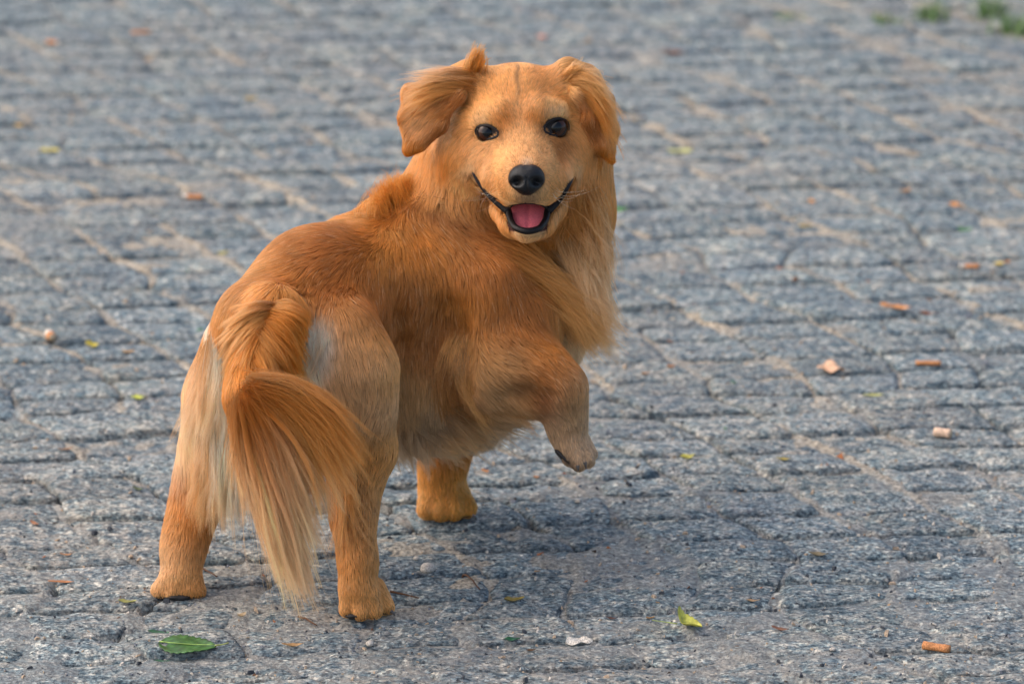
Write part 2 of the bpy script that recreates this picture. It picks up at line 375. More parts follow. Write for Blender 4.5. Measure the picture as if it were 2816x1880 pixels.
# the yellow curled leaf
k = mm(1885, 1715); yl = empty('yellow_leaf', (0, 0, 0)); tag(yl, 'curled yellow-green leaf with one end standing up, lower right of centre', 'leaf')
V, F = leaf_geo(88 * k, 62 * k, .6, 0, .2, 9, 18, 8)
t = (V[:, 0] / (88 * k) + .5); V[:, 2] += np.clip(.45 - t, 0, 1) ** 1.5 * 88 * k * 2.1; V[:, 0] += np.clip(.45 - t, 0, 1) ** 2 * 88 * k * 1.2; mesh_np('blade', V, F, leafmat((.50, .47, .06)), yl)
V, F = tube2([(-.30 * 88 * k - t * .024, t * .004, .0016) for t in np.linspace(0, 1, 7)], np.linspace(.0006, .0004, 7)); mesh_np('stem', V, F, leafmat((.22, .28, .06)), yl)
place(yl, 1888, 1728, -12, .0)
for a in [
 (137, 421, 52, .5, 3, YEL, 'bright yellow leaf at the left edge, upper left of the paving', .2, .1),
 (255, 957, 46, .6, -35, YEL, 'yellow curled leaf left of the dog, beside a brown-ended butt', .5, .5),
 (380, 1098, 42, .6, 8, (.44, .46, .05), 'lime yellow leaf just left of the dog\'s thigh', .3, .3),
 (1872, 421, 66, .45, 2, PALE, 'pale yellow-green leaf right of the dog\'s ear, blurred by distance', .1, .1),
 (1890, 1266, 46, .6, 20, (.38, .34, .04), 'yellow-green leaf right of the raised paw', .4, .4),
 (2402, 1086, 60, .25, 5, PALE, 'narrow pale green leaf at the middle right', .2, .1),
 (1414, 1662, 58, .45, 12, OLV, 'olive brown leaf right of the right hind paw', .5, .35),
 (2462, 855, 90, .35, -22, ORB, 'orange-brown dry leaf, the longest at the right edge area', .4, .2),
 (2552, 862, 56, .35, -15, BRN, 'dark brown leaf touching the orange-brown one on the right', .5, .3),
 (1852, 146, 62, .4, -10, BRN, 'brown curled leaf in the blurred paving near the top', .5, .4),
 (612, 692, 28, .6, 30, YEL, 'tiny yellow leaf above the dog\'s rump', .4, .4),
 (2652, 632, 38, .5, 0, (.06, .22, .03), 'small green leaf scrap at the right edge', .2, .2),
 (1704, 573, 44, .5, 8, (.07, .28, .03), 'small bright green leaf beside the dog\'s neck ruff', .3, .3),
 (1407, 1756, 46, .5, 4, DGR, 'small dark green leaf below the centre at the bottom', .15, .1),
 (436, 1736, 62, .3, -12, DGR, 'dark green shrivelled leaf just above the large green leaf', .5, .2),
 (445, 1826, 46, .2, -5, DGR, 'thin dark green sliver of leaf below the large green leaf', .3, .1),
 (352, 972, 34, .4, 10, (.45, .22, .03), 'little orange-yellow leaf scrap left of the dog', .3, .3),
 (2155, 1270, 40, .4, -8, (.35, .26, .03), 'green and orange leaf scrap right of the raised paw\'s leaf', .3, .3),
 (665, 1702, 30, .7, 40, TAN, 'pale tan seed husk between the hind paws, near the bottom', .6, .6),
 (168, 1604, 74, .2, -5, (.36, .14, .04), 'rust coloured dry leaf sliver at the left, level with the hind paw', .4, .1),
 (350, 1664, 52, .35, -6, (.26, .25, .06), 'shrivelled olive leaf left of the left hind paw', .5, .3),
 (805, 1784, 62, .3, 3, (.38, .22, .09), 'crumpled tan leaf at the bottom left of centre', .5, .3),
 (2628, 566, 44, .55, -15, (.62, .26, .06), 'orange leaf scrap at the upper right', .3, .3),
 (2490, 530, 30, .5, 20, (.55, .26, .07), 'tiny orange leaf scrap between the pale joints at the upper right', .3, .3),
 (2233, 548, 30, .6, -60, (.60, .28, .08), 'small orange petal-like scrap at the upper right of the ruff', .3, .3),
 (1492, 106, 38, .6, -5, (.62, .30, .20), 'pale salmon petal behind the dog\'s head', .2, .2),
 (690, 275, 36, .5, 12, (.50, .34, .10), 'small tan-yellow leaf at the upper left', .3, .3),
 (52, 345, 30, .6, 0, (.62, .38, .08), 'small orange-yellow petal at the left edge', .3, .3),
 (2746, 735, 32, .6, 20, (.60, .42, .05), 'yellow scrap at the right edge beside a butt', .3, .3),
 (2770, 730, 26, .6, 60, ORB, 'rust scrap at the far right edge beside a yellow scrap', .3, .3),
 (2215, 622, 40, .35, 0, (.38, .26, .04), 'olive-yellow leaf lying in a dark joint at the right', .3, .2),
 (95, 1440, 40, .3, -50, (.34, .13, .04), 'rust leaf fragment at the left edge, lower half', .4, .3),
 (182, 1527, 36, .3, -5, (.36, .16, .05), 'brown leaf fragment left of the left hind leg', .4, .3),
 (180, 1240, 44, .3, 15, (.24, .12, .05), 'dry brown leaf strip at the left middle', .4, .3),
 (380, 1348, 36, .4, -30, (.08, .10, .03), 'dark curled leaf left of the left hind leg', .5, .4),
 (1788, 1697, 26, .4, 15, (.32, .17, .05), 'small brown leaf bit above the yellow curled leaf', .4, .3),
 (1682, 1700, 34, .35, -10, (.10, .045, .03), 'dark brown leaf bit to the left of the yellow curled leaf', .4, .3),
 (1460, 1790, 30, .4, 20, (.12, .06, .025), 'brown leaf bit beside the torn white paper', .4, .3),
 (2070, 1658, 40, .3, -5, (.34, .22, .11), 'light brown leaf curl right of the yellow curled leaf', .5, .3),
 (2145, 1738, 54, .3, -28, (.18, .07, .03), 'reddish brown leaf curl at the lower right', .5, .3),
 (2250, 1527, 56, .4, -12, (.20, .15, .07), 'dull brown leaf in a joint at the right, lower half', .5, .3),
 (1845, 1010, 26, .5, 20, ORB, 'small orange fragment right of the dog\'s chest', .4, .3),
 (1775, 1030, 26, .5, 20, (.40, .2, .08), 'small russet fragment beside the pale joint right of the chest', .4, .3),
 (1335, 1297, 30, .5, -40, ORB, 'orange fragment between the raised paw and the standing front paw', .4, .3),
 (1476, 1310, 20, .6, 0, ORB, 'tiny orange crumb beneath the raised paw', .4, .3)]:
    leaf(*a[:7], fold=a[7], curl=a[8])
# cigarette butts
M_FILT = mat('filter_paper', (.44, .19, .075)); M_WP = mat('cigarette_paper', (.55, .50, .43)); M_ASH = mat('burnt_end', (.05, .045, .04)); M_CORE = mat('filter_fibre', (.42, .33, .22))
def butt(u, v, yaw, label, ff=.75, Lmm=24, rmm=3.6, squash=.8, fm=None):
    e = empty('cigarette_butt', (0, 0, 0)); tag(e, label, 'cigarette butt', 'cigarette butts littered on the paving')
    r = rmm / 1000; L = Lmm / 1000; rr = np.random.default_rng(int(u)); bend = rr.normal(0, .0008)
    def seg_(x0, x1, m, nm, ra, rb, jig=.0002):
        n = 7; xs = np.linspace(x0, x1, n); V, F = tube2([(x, bend * math.sin(x / L * 3), r * squash) for x in xs], np.linspace(ra, rb, n) + rr.normal(0, jig, n), 14)
        V = np.array(V); V[:, 2] = V[:, 2] * 1.0; V[:, 2] = r * squash + (V[:, 2] - r * squash) * squash; mesh_np(nm, V, F, m, e)
    xf = -L / 2 + L * ff
    seg_(-L / 2, xf, fm or M_FILT, 'filter', r, r); seg_(-L / 2 - .0004, -L / 2 + .0008, M_CORE, 'filter_end', r * .86, r * .86, 0)
    if ff < .97: seg_(xf - .0002, L / 2 - .002, M_WP, 'paper', r * .95, r * .9); seg_(L / 2 - .0022, L / 2, M_ASH, 'burnt_end', r * .86, r * .5)
    place(e, u, v, yaw, -.0003); return e
butt(150, 124, -18, 'orange and white cigarette butt in the top left corner', .68, 19)
butt(388, 96, 2, 'flattened tan cigarette butt beside a dark joint at the top left', 1, 24, 3.4, .5)
butt(528, 546, 170, 'orange cigarette butt with pale end, upper left behind the rump', .70, 26)
butt(2553, 1008, -1, 'slim rust-orange cigarette butt lying level in the right middle', 1, 26, 3.0, .8)
butt(2575, 1787, -22, 'fat orange cigarette butt in the bottom right corner', 1, 25, 4.2, .9)
butt(2662, 745, 178, 'brown cigarette butt with white end near the right edge', .66, 24, 3, .8)
butt(138, 932, 118, 'short whitish butt with rust end standing out at the left edge', .45, 20, 5, .9)
butt(2592, 1204, 160, 'stubby pinkish beige butt at the right, above the lower right corner', 1, 17, 5, .9, mat('pale_stub', (.60, .42, .30)))
# paper scraps
def scrap(u, v, Lpx, asp, yaw, col, label, cat='paper scrap', name='paper_scrap', seed=3):
    k = mm(u, v); V, F = leaf_geo(Lpx * k, Lpx * k * asp, .35, .05, 1.2, seed, 10, 6, .0005, .25); V[:, :2] += (np.random.default_rng(seed).random((len(V), 2)) - .5) * .0006
    o = mesh_np(name, V, F, col); place(o, u, v, yaw); tag(o, label, cat); return o
scrap(1592, 1768, 76, .45, 10, M_WP, 'torn white paper curl with rusty edge near the bottom centre', seed=5)
scrap(2285, 1023, 74, .6, -12, mat('wrapper', (.55, .34, .22)), 'crumpled white and rust wrapper in a joint right of the chest', 'wrapper', 'wrapper_scrap', 8)
# twigs and pebbles
def twig(u0, v0, u1, v1, label):
    a, b = G(u0, v0), G(u1, v1); c = (a + b) / 2; q = [a + (b - a) * t + np.array([0, .0015 * math.sin(t * 5), .0025 + settle(*(a + (b - a) * t)[:2])]) - c for t in np.linspace(0, 1, 9)]
    V, F = tube2(q, np.linspace(.0011, .0006, 9), 7); o = mesh_np('twig', V, F, MC[0]); o.location = c; tag(o, label, 'twig', 'twigs on the paving')
twig(545, 1561, 598, 1588, 'short dark brown twig beside the left hind paw'); twig(1072, 1632, 1152, 1642, 'thin dark twig at the toes of the right hind paw')
twig(820, 1700, 872, 1722, 'thin reddish twig between the tail tip and right hind paw'); twig(1268, 1578, 1320, 1622, 'dark bent twig below the standing front paw')
def pebble(u, v, rpx, col, label, seed):
    k = mm(u, v) * rpx; r = np.random.default_rng(seed); V = []; n, m = 12, 7
    for i in range(m + 1):
        for j in range(n):
            t = math.pi * i / m; p = 2 * math.pi * j / n; V.append((math.sin(t) * math.cos(p) * k, math.sin(t) * math.sin(p) * k * .8, math.cos(t) * k * .6))
    V = np.array(V); V *= (1 + (vnoise(V * 1.0 + seed, 1.2 / k) - .5)[:, None] * .35)
    F = [(i * n + j, (i + 1) * n + j, (i + 1) * n + (j + 1) % n, i * n + (j + 1) % n) for i in range(m) for j in range(n)]
    o = mesh_np('pebble', V, F, col); place(o, u, v, seed * 40, k * .4); tag(o, label, 'pebble', 'pebbles on the paving')
pebble(1176, 1570, 24, MG[0], 'beige pebble between the right hind paw and standing front paw', 1); pebble(1018, 1772, 14, MG[0], 'small grey-beige pebble just below the right hind paw', 2)
pebble(2652, 1855, 13, MG[3], 'round tan pebble at the bottom right edge', 3); pebble(1146, 1543, 10, MG[0], 'tiny pale chip up and left of the beige pebble', 4)
pebble(2290, 1790, 10, MG[0], 'small white pebble left of the fat orange butt', 5); pebble(360, 1536, 8, MG[3], 'tiny pink-tan pebble left of the left hind leg', 6)
# grass in the joints at the top right
M_GR = leafmat((.07, .15, .025))
def tuft(u, v, n, hpx, label):
    k = mm(u, v); g = G(u, v); r = np.random.default_rng(int(u)); V, F = [], []; o_ = 0
    for _ in range(n):
        b = r.normal(0, 24 * k, 2) * [1, 1.3]; h = hpx * k * r.uniform(.5, 1.1); d = r.normal(0, .5, 2); wdt = r.uniform(.0009, .0018); pr = np.array([-d[1], d[0]]) / (np.linalg.norm(d) + 1e-6) * wdt
        for i in range(4):
            t = i / 3; c = b + d * h * t * t; s_ = (1 - t) ** .7 + .02
            V += [(c[0] - pr[0] * s_, c[1] - pr[1] * s_, h * t), (c[0] + pr[0] * s_, c[1] + pr[1] * s_, h * t)]
        F += [(o_ + 2 * i, o_ + 2 * i + 1, o_ + 2 * i + 3, o_ + 2 * i + 2) for i in range(3)]; o_ += 8
    o = mesh_np('grass_tuft', V, F, M_GR, None, False); o.location = (g[0], g[1], -.003); tag(o, label, 'grass tuft', 'grass tufts growing in the joints')
tuft(2560, 50, 70, 60, 'green grass tuft near the top right corner, between two smaller ones'); tuft(2722, 38, 70, 62, 'green grass tuft closest to the top edge at the right')
tuft(2790, 90, 90, 66, 'dark green grass tuft cut off by the right edge'); tuft(2440, 62, 40, 34, 'low mossy tuft leftmost of the grass at the top right'); tuft(2165, 48, 24, 22, 'faint small grass tuft along the top, well left of the others')
#ENDGROUND#

# ------------------------------------------------------------------ the dog: one implicit surface
REG = dict(body=0, rhind=1, lhind=2, tail=3, rfore=4, lfore=5, neck=6, head=7, ear=8, jaw=9)
HGRID = .0025
lo = np.array([-.40, -.16, -.012]); hi = np.array([.165, .44, .60])
shp = np.ceil((hi - lo) / HGRID).astype(int) + 1
D = np.full(shp, .05, np.float32); RG = np.zeros(shp, np.int8); DR = np.full(shp, .05, np.float32)
ax = [lo[i] + np.arange(shp[i], dtype=np.float32) * HGRID for i in range(3)]
def box(pmin, pmax, m=.05):
    a = np.maximum(((pmin - m - lo) / HGRID).astype(int), 0); b = np.minimum(((pmax + m - lo) / HGRID).astype(int) + 2, shp)
    return tuple(slice(a[i], b[i]) for i in range(3))
def pts(sl):
    return np.stack(np.meshgrid(ax[0][sl[0]], ax[1][sl[1]], ax[2][sl[2]], indexing='ij'), -1)
def smin(sl, d, k, reg):
    cur = D[sl]; h = np.maximum(k - np.abs(cur - d), 0) / k
    D[sl] = np.minimum(cur, d) - h * h * k * .25
    better = d < DR[sl]; DR[sl] = np.where(better, d, DR[sl]); RG[sl] = np.where(better, REG[reg], RG[sl])
def capsule(a, b, ra, rb, k, reg):
    r = max(ra, rb); sl = box(np.minimum(a, b) - r, np.maximum(a, b) + r); p = pts(sl)
    ab = b - a; t = np.clip(((p - a) @ ab) / max(ab @ ab, 1e-9), 0, 1)
    d = np.linalg.norm(p - a - t[..., None] * ab, axis=-1) - (ra + (rb - ra) * t)
    smin(sl, d.astype(np.float32), k, reg)
def chain(rows, k=.02, reg='body'):
    q = [(P(u, v, Y), r * px(Y)) for u, v, Y, r in rows]
    for (a, ra), (b, rb) in zip(q[:-1], q[1:]): capsule(a, b, ra, rb, k, reg)
    if len(q) == 1: capsule(q[0][0], q[0][0] + 1e-5, q[0][1], q[0][1], k, reg)
def ellipsoid(u, v, Y, r3, k, reg, rot=None):
    c = P(u, v, Y); s_ = px(Y); rr = np.array(r3) * s_          # radii: right, depth, up (camera tilted frame)
    sl = box(c - rr.max(), c + rr.max()); p = pts(sl) - c
    B = np.stack([Rv, Fv, Uv]);
    if rot is not None: B = np.array(Matrix.Rotation(rot, 3, 'Z')) @ B if False else B
    q = p @ B.T; n = np.linalg.norm(q / rr, axis=-1); g = np.linalg.norm(q / rr ** 2, axis=-1)
    d = n * (n - 1) / np.maximum(g, 1e-6)
    smin(sl, d.astype(np.float32), k, reg)
def tri(a, b, c, r, k, reg):
    a, b, c = [np.array(x) for x in (a, b, c)]
    sl = box(np.minimum(np.minimum(a, b), c) - r, np.maximum(np.maximum(a, b), c) + r, .03); p = pts(sl)
    ba, cb, ac = b - a, c - b, a - c; n = np.cross(ba, ac)
    pa, pb, pc = p - a, p - b, p - c
    sg = np.sign(pa @ np.cross(ba, n)) + np.sign(pb @ np.cross(cb, n)) + np.sign(pc @ np.cross(ac, n))
    def seg(e, q): t = np.clip((q @ e) / (e @ e), 0, 1); w_ = q - t[..., None] * e; return (w_ * w_).sum(-1)
    de = np.minimum(np.minimum(seg(ba, pa), seg(cb, pb)), seg(ac, pc)); dp = (pa @ n) ** 2 / (n @ n)
    d = np.sqrt(np.where(sg < 2, de, dp)) - r
    smin(sl, d.astype(np.float32), k, reg)
def carve(rows, k=.004):
    q = [(P(u, v, Y), r * px(Y)) for u, v, Y, r in rows]
    for (a, ra), (b, rb) in zip(q[:-1], q[1:]):
        r = max(ra, rb); sl = box(np.minimum(a, b) - r, np.maximum(a, b) + r, k + .006); p = pts(sl)
        ab = b - a; t = np.clip(((p - a) @ ab) / max(ab @ ab, 1e-9), 0, 1)
        d = -(np.linalg.norm(p - a - t[..., None] * ab, axis=-1) - (ra + (rb - ra) * t))
        cur = D[sl]; h = np.maximum(k - np.abs(cur - d), 0) / k
        D[sl] = np.maximum(cur, d) + h * h * k * .25

# trunk
chain([(735, 905, .065, 148), (880, 815, .13, 172), (1040, 790, .19, 188), (1200, 820, .25, 208), (1380, 850, .28, 190)], .03)
chain([(860, 1000, .12, 120), (1080, 1040, .19, 150), (1250, 1040, .22, 145), (1390, 960, .26, 150)], .05)
chain([(1078, 590, .215, 52), (1150, 655, .195, 80), (1240, 730, .18, 100), (1350, 790, .17, 110), (1440, 850, .17, 100)], .022)
# right hind leg
chain([(935, 925, .055, 112), (975, 1020, .045, 104), (985, 1130, .045, 88), (1000, 1240, .055, 68), (975, 1340, .05, 58), (972, 1430, .03, 46), (984, 1540, .014, 39), (988, 1620, .003, 42)], .022, 'rhind')
chain([(1022, 1235, .052, 44)], .02, 'rhind')
chain([(980, 1625, .006, 42), (1000, 1650, .002, 38)], .012, 'rhind'); chain([(1030, 1618, .014, 30), (1060, 1668, .006, 24)], .003, 'rhind'); chain([(1012, 1636, .0, 30), (1028, 1680, -.006, 23)], .003, 'rhind')
chain([(965, 1640, .0, 30), (956, 1674, -.005, 23)], .003, 'rhind'); chain([(990, 1648, -.002, 30), (992, 1684, -.011, 22)], .003, 'rhind')
# left hind leg
chain([(640, 960, .10, 80), (612, 1090, .095, 82), (585, 1230, .10, 66), (550, 1340, .095, 50), (522, 1430, .08, 38), (503, 1510, .067, 36), (496, 1575, .056, 42)], .03, 'lhind')
chain([(500, 1580, .055, 42), (512, 1618, .048, 32)], .006, 'lhind'); chain([(475, 1590, .052, 34), (437, 1622, .047, 22)], .006, 'lhind'); chain([(490, 1590, .050, 32), (472, 1630, .044, 24)], .004, 'lhind'); chain([(520, 1585, .055, 34), (540, 1624, .05, 26)], .005, 'lhind')
# tail
chain([(755, 850, .026, 58), (722, 925, -.004, 56), (700, 1010, -.034, 48), (684, 1085, -.058, 44), (715, 1160, -.075, 34), (760, 1250, -.078, 22), (790, 1340, -.075, 12)], .025, 'tail')
# left fore leg (standing, far)
chain([(1290, 1040, .27, 95), (1240, 1180, .275, 62), (1216, 1290, .27, 48), (1212, 1345, .264, 46)], .025, 'lfore')
chain([(1190, 1350, .262, 38), (1175, 1400, .250, 28)], .005, 'lfore'); chain([(1212, 1355, .258, 38), (1212, 1405, .246, 28)], .005, 'lfore'); chain([(1238, 1355, .258, 38), (1250, 1403, .246, 28)], .005, 'lfore'); chain([(1250, 1350, .265, 36), (1284, 1396, .254, 27)], .005, 'lfore')
# right fore leg (raised)
chain([(1390, 850, .195, 118), (1360, 950, .165, 110), (1325, 1040, .15, 88)], .03, 'rfore')
chain([(1345, 1010, .15, 95), (1430, 1015, .135, 88), (1500, 1048, .122, 70), (1545, 1075, .115, 54)], .025, 'rfore')
chain([(1548, 1068, .115, 56), (1556, 1130, .120, 46), (1560, 1180, .120, 41), (1572, 1230, .115, 37)], .015, 'rfore')
chain([(1555, 1218, .110, 26), (1566, 1262, .100, 19)], .004, 'rfore'); chain([(1575, 1220, .108, 26), (1592, 1274, .096, 20)], .004, 'rfore'); chain([(1592, 1218, .114, 26), (1616, 1266, .102, 19)], .004, 'rfore'); chain([(1598, 1212, .122, 22), (1626, 1248, .112, 16)], .004, 'rfore')
# neck and throat ruff
chain([(1230, 700, .262, 120), (1320, 590, .262, 145), (1400, 470, .24, 150)], .008, 'neck')
chain([(1430, 560, .235, 140), (1505, 640, .24, 150), (1500, 770, .255, 158), (1450, 880, .27, 150)], .012, 'neck')
chain([(1255, 440, .235, 90), (1235, 520, .245, 95), (1165, 590, .24, 85)], .03, 'neck')
chain([(1300, 430, .205, 62), (1285, 520, .21, 70)], .05, 'neck'); chain([(1560, 430, .205, 62), (1560, 540, .20, 78)], .05, 'neck'); chain([(1585, 430, .225, 85), (1570, 560, .22, 95)], .03, 'neck')
# head
ellipsoid(1424, 330, .205, (182, 150, 152), .02, 'head')
chain([(1300, 410, .185, 60), (1345, 450, .165, 58)], .03, 'head'); chain([(1560, 410, .185, 60), (1525, 455, .165, 58)], .03, 'head')
chain([(1437, 400, .16, 82), (1447, 480, .118, 62), (1449, 512, .100, 48)], .022, 'head')
chain([(1405, 530, .117, 34), (1372, 500, .137, 42)], .014, 'head'); chain([(1492, 530, .117, 34), (1528, 498, .137, 42)], .014, 'head')
chain([(1375, 310, .157, 26), (1335, 322, .163, 22)], .018, 'head'); chain([(1487, 300, .157, 26), (1530, 305, .163, 22)], .018, 'head')
chain([(1385, 575, .16, 36), (1412, 612, .132, 30), (1450, 628, .117, 26), (1488, 612, .132, 30), (1515, 575, .16, 36)], .012, 'jaw')
chain([(1450, 590, .17, 60), (1450, 615, .14, 34)], .015, 'jaw')
MOUTH = [(1300, 474), (1318, 502), (1345, 535), (1372, 560), (1398, 580)]
MOUTHR = [(1574, 484), (1561, 510), (1543, 540), (1525, 562), (1506, 580)]
# ears
er = 7 * px(.2)
def ear(poly, tris):
    q = [P(*x) for x in poly]
    for a, b, c in tris: tri(q[a], q[b], q[c], er, .008, 'ear')
ear([(1295, 200, .205), (1215, 215, .205), (1125, 250, .195), (1110, 320, .178), (1122, 412, .165), (1160, 405, .163), (1212, 345, .166), (1262, 262, .175)],
    [(0, 1, 7), (1, 2, 7), (2, 6, 7), (2, 3, 6), (3, 4, 6), (4, 5, 6)])
ear([(1562, 198, .205), (1618, 205, .21), (1664, 270, .205), (1680, 350, .195), (1681, 440, .185), (1652, 405, .178), (1622, 330, .178), (1590, 255, .182)],
    [(0, 1, 7), (1, 2, 7), (2, 6, 7), (2, 3, 6), (3, 5, 6), (3, 4, 5)])
chain([(1290, 205, .205, 30), (1250, 225, .20, 20)], .02, 'ear'); chain([(1560, 200, .205, 30), (1605, 225, .205, 20)], .02, 'ear')
def crease(pl_, r, depth, k=.03):
    d_ = []
    for n_i, (u_, v_) in enumerate(pl_):                        # march along the sight line to the skin, then set the groove there
        for Y_ in np.arange(-.05, .40, .002):
            i_ = np.rint((P(u_, v_, Y_) - lo) / HGRID).astype(int)
            if (i_ >= 0).all() and (i_ < shp).all() and D[tuple(i_)] < 0: break
        f_ = math.sin(math.pi * (n_i + .15) / (len(pl_) - .35)); d_.append((u_, v_, Y_ - depth - (1 - f_) * .006, r * (.35 + .65 * f_)))
    carve(d_, k)
crease([(1252, 850), (1262, 920), (1266, 990), (1264, 1060), (1258, 1130)], 15, .001, .022)
crease([(1092, 800), (1106, 880), (1112, 960), (1110, 1040), (1104, 1120)], 13, .001, .02)
crease([(1380, 1085), (1450, 1085), (1500, 1100)], 12, .0, .02)
for u_, v_, a_ in ((1340, 366, 1), (1529, 352, -1)):
    carve([(u_, v_, .128, 26), (u_ + 16 * a_, v_ + 6, .124, 22)], .016)
    carve([(u_ + 34 * a_, v_ + 18, .122, 11), (u_ + 26 * a_, v_ + 60, .118, 9)], .012)
# mouth: a gape between upper lip and jaw, and the grin lines to both corners
carve([(1408, 590, .05, 3), (1408, 590, .17, 30)]); carve([(1450, 592, .06, 34), (1450, 592, .17, 34)]); carve([(1490, 590, .05, 3), (1490, 590, .17, 30)])
carve([(1430, 590, .06, 30), (1430, 590, .16, 30)]); carve([(1470, 590, .06, 30), (1470, 590, .16, 30)])

def surface_nets(D):
    ins = D < 0; n = np.array(D.shape) - 1
    c = sum(ins[a:n[0] + a, b:n[1] + b, e:n[2] + e].astype(np.int8) for a in (0, 1) for b in (0, 1) for e in (0, 1))
    act = (c > 0) & (c < 8); cell = np.argwhere(act); ids = np.full(act.shape, -1, np.int64); ids[act] = np.arange(len(cell))
    pos = np.zeros((len(cell), 3)); cnt = np.zeros(len(cell))
    cr = [(a, b, e) for a in (0, 1) for b in (0, 1) for e in (0, 1)]
    for a in cr:
        for b in cr:
            if sum(np.array(b) - a) != 1 or min(np.array(b) - a) < 0: continue
            i = cell + a; j = cell + b; da = D[tuple(i.T)]; db = D[tuple(j.T)]; m = (da < 0) != (db < 0)
            t = np.where(m, da / np.where(m, da - db, 1), 0); pos += np.where(m[:, None], cell + a + t[:, None] * (np.array(b) - a), 0); cnt += m
    V = lo + pos / cnt[:, None] * HGRID; F = []
    for axis in range(3):
        sl0 = [slice(None)] * 3; sl1 = [slice(None)] * 3; sl0[axis] = slice(0, -1); sl1[axis] = slice(1, None)
        a_, b_ = ins[tuple(sl0)], ins[tuple(sl1)]; e = np.argwhere(a_ != b_)
        o1, o2 = [k for k in range(3) if k != axis]
        e = e[(e[:, o1] > 0) & (e[:, o2] > 0) & (e[:, o1] < n[o1]) & (e[:, o2] < n[o2])]
        def cid(x, y): q = e.copy(); q[:, o1] -= x; q[:, o2] -= y; return ids[tuple(q.T)]
        q = np.stack([cid(1, 1), cid(0, 1), cid(0, 0), cid(1, 0)], -1)
        flip = a_[tuple(e.T)] ^ (axis == 1); q[~flip] = q[~flip][:, ::-1]; F.append(q)
    return V, np.concatenate(F)
D = np.maximum(D, (.0005 - ax[2])[None, None, :].astype(np.float32))     # soles flat on the ground
BV, BF = surface_nets(D)
gr = np.stack(np.gradient(D, HGRID), -1).astype(np.float32)
def samp(p, A=D):
    q = (p - lo) / HGRID; q = np.clip(q, 0, np.array(shp) - 1.001); i = q.astype(int); f = (q - i).astype(np.float32)
    r = 0
    for a in (0, 1):
        for b in (0, 1):
            for c in (0, 1):
                w_ = (f[:, 0] if a else 1 - f[:, 0]) * (f[:, 1] if b else 1 - f[:, 1]) * (f[:, 2] if c else 1 - f[:, 2])
                v_ = A[i[:, 0] + a, i[:, 1] + b, i[:, 2] + c]
                r = r + (w_[:, None] * v_ if v_.ndim == 2 else w_ * v_)
    return r
def near_idx(p):
    q = np.clip(np.rint((p - lo) / HGRID).astype(int), 0, np.array(shp) - 1); return q[:, 0], q[:, 1], q[:, 2]
def norm(a): return a / np.maximum(np.linalg.norm(a, axis=-1, keepdims=True), 1e-9)
bvh = BVHTree.FromPolygons(BV.tolist(), BF.tolist())
def hit(u, v, off=0.0):
    d = ray(u, v); d = d / np.linalg.norm(d)
    loc, nr, _, _ = bvh.ray_cast(Vector(CAMP), Vector(d))
    if loc is None: return None, None
    nr = np.array(nr)
    if nr @ d > 0: nr = -nr
    return np.array(loc) + nr * off, nr
dog = empty('dog', (P(985, 1690, 0) * [1, 1, 0]))
tag(dog, 'golden tan long-haired small dog looking back over its shoulder, one front paw raised', 'dog')
DL = np.array(dog.location)

s = NT('dog_skin'); at = s.new('ShaderNodeAttribute', attribute_name='fur_color')
s.l(at.outputs['Color'], s.b.inputs['Base Color']); s.b.inputs['Roughness'].default_value = .9
M_SKIN = s.m
body = mesh_np('body', BV - DL, BF, M_SKIN, dog)
#FUR#
# ------------------------------------------------------------------ colours of the coat (albedo)
GO = (.56, .225, .046); OR = (.54, .170, .018); BR = (.37, .118, .022); DB = (.19, .058, .014); MB = (.38, .140, .034)
TA = (.62, .31, .095); CR = (.78, .51, .28); WH = (.82, .74, .63); PK = (.68, .345, .130); GY = (.32, .235, .16); TP = (.49, .285, .135); GP = (.43, .29, .175); LB = (.42, .225, .085); PL = (.55, .265, .080); YO = (.66, .29, .045); FC = (.64, .285, .082); TB = (.71, .39, .15); DK = (.07, .045, .035)
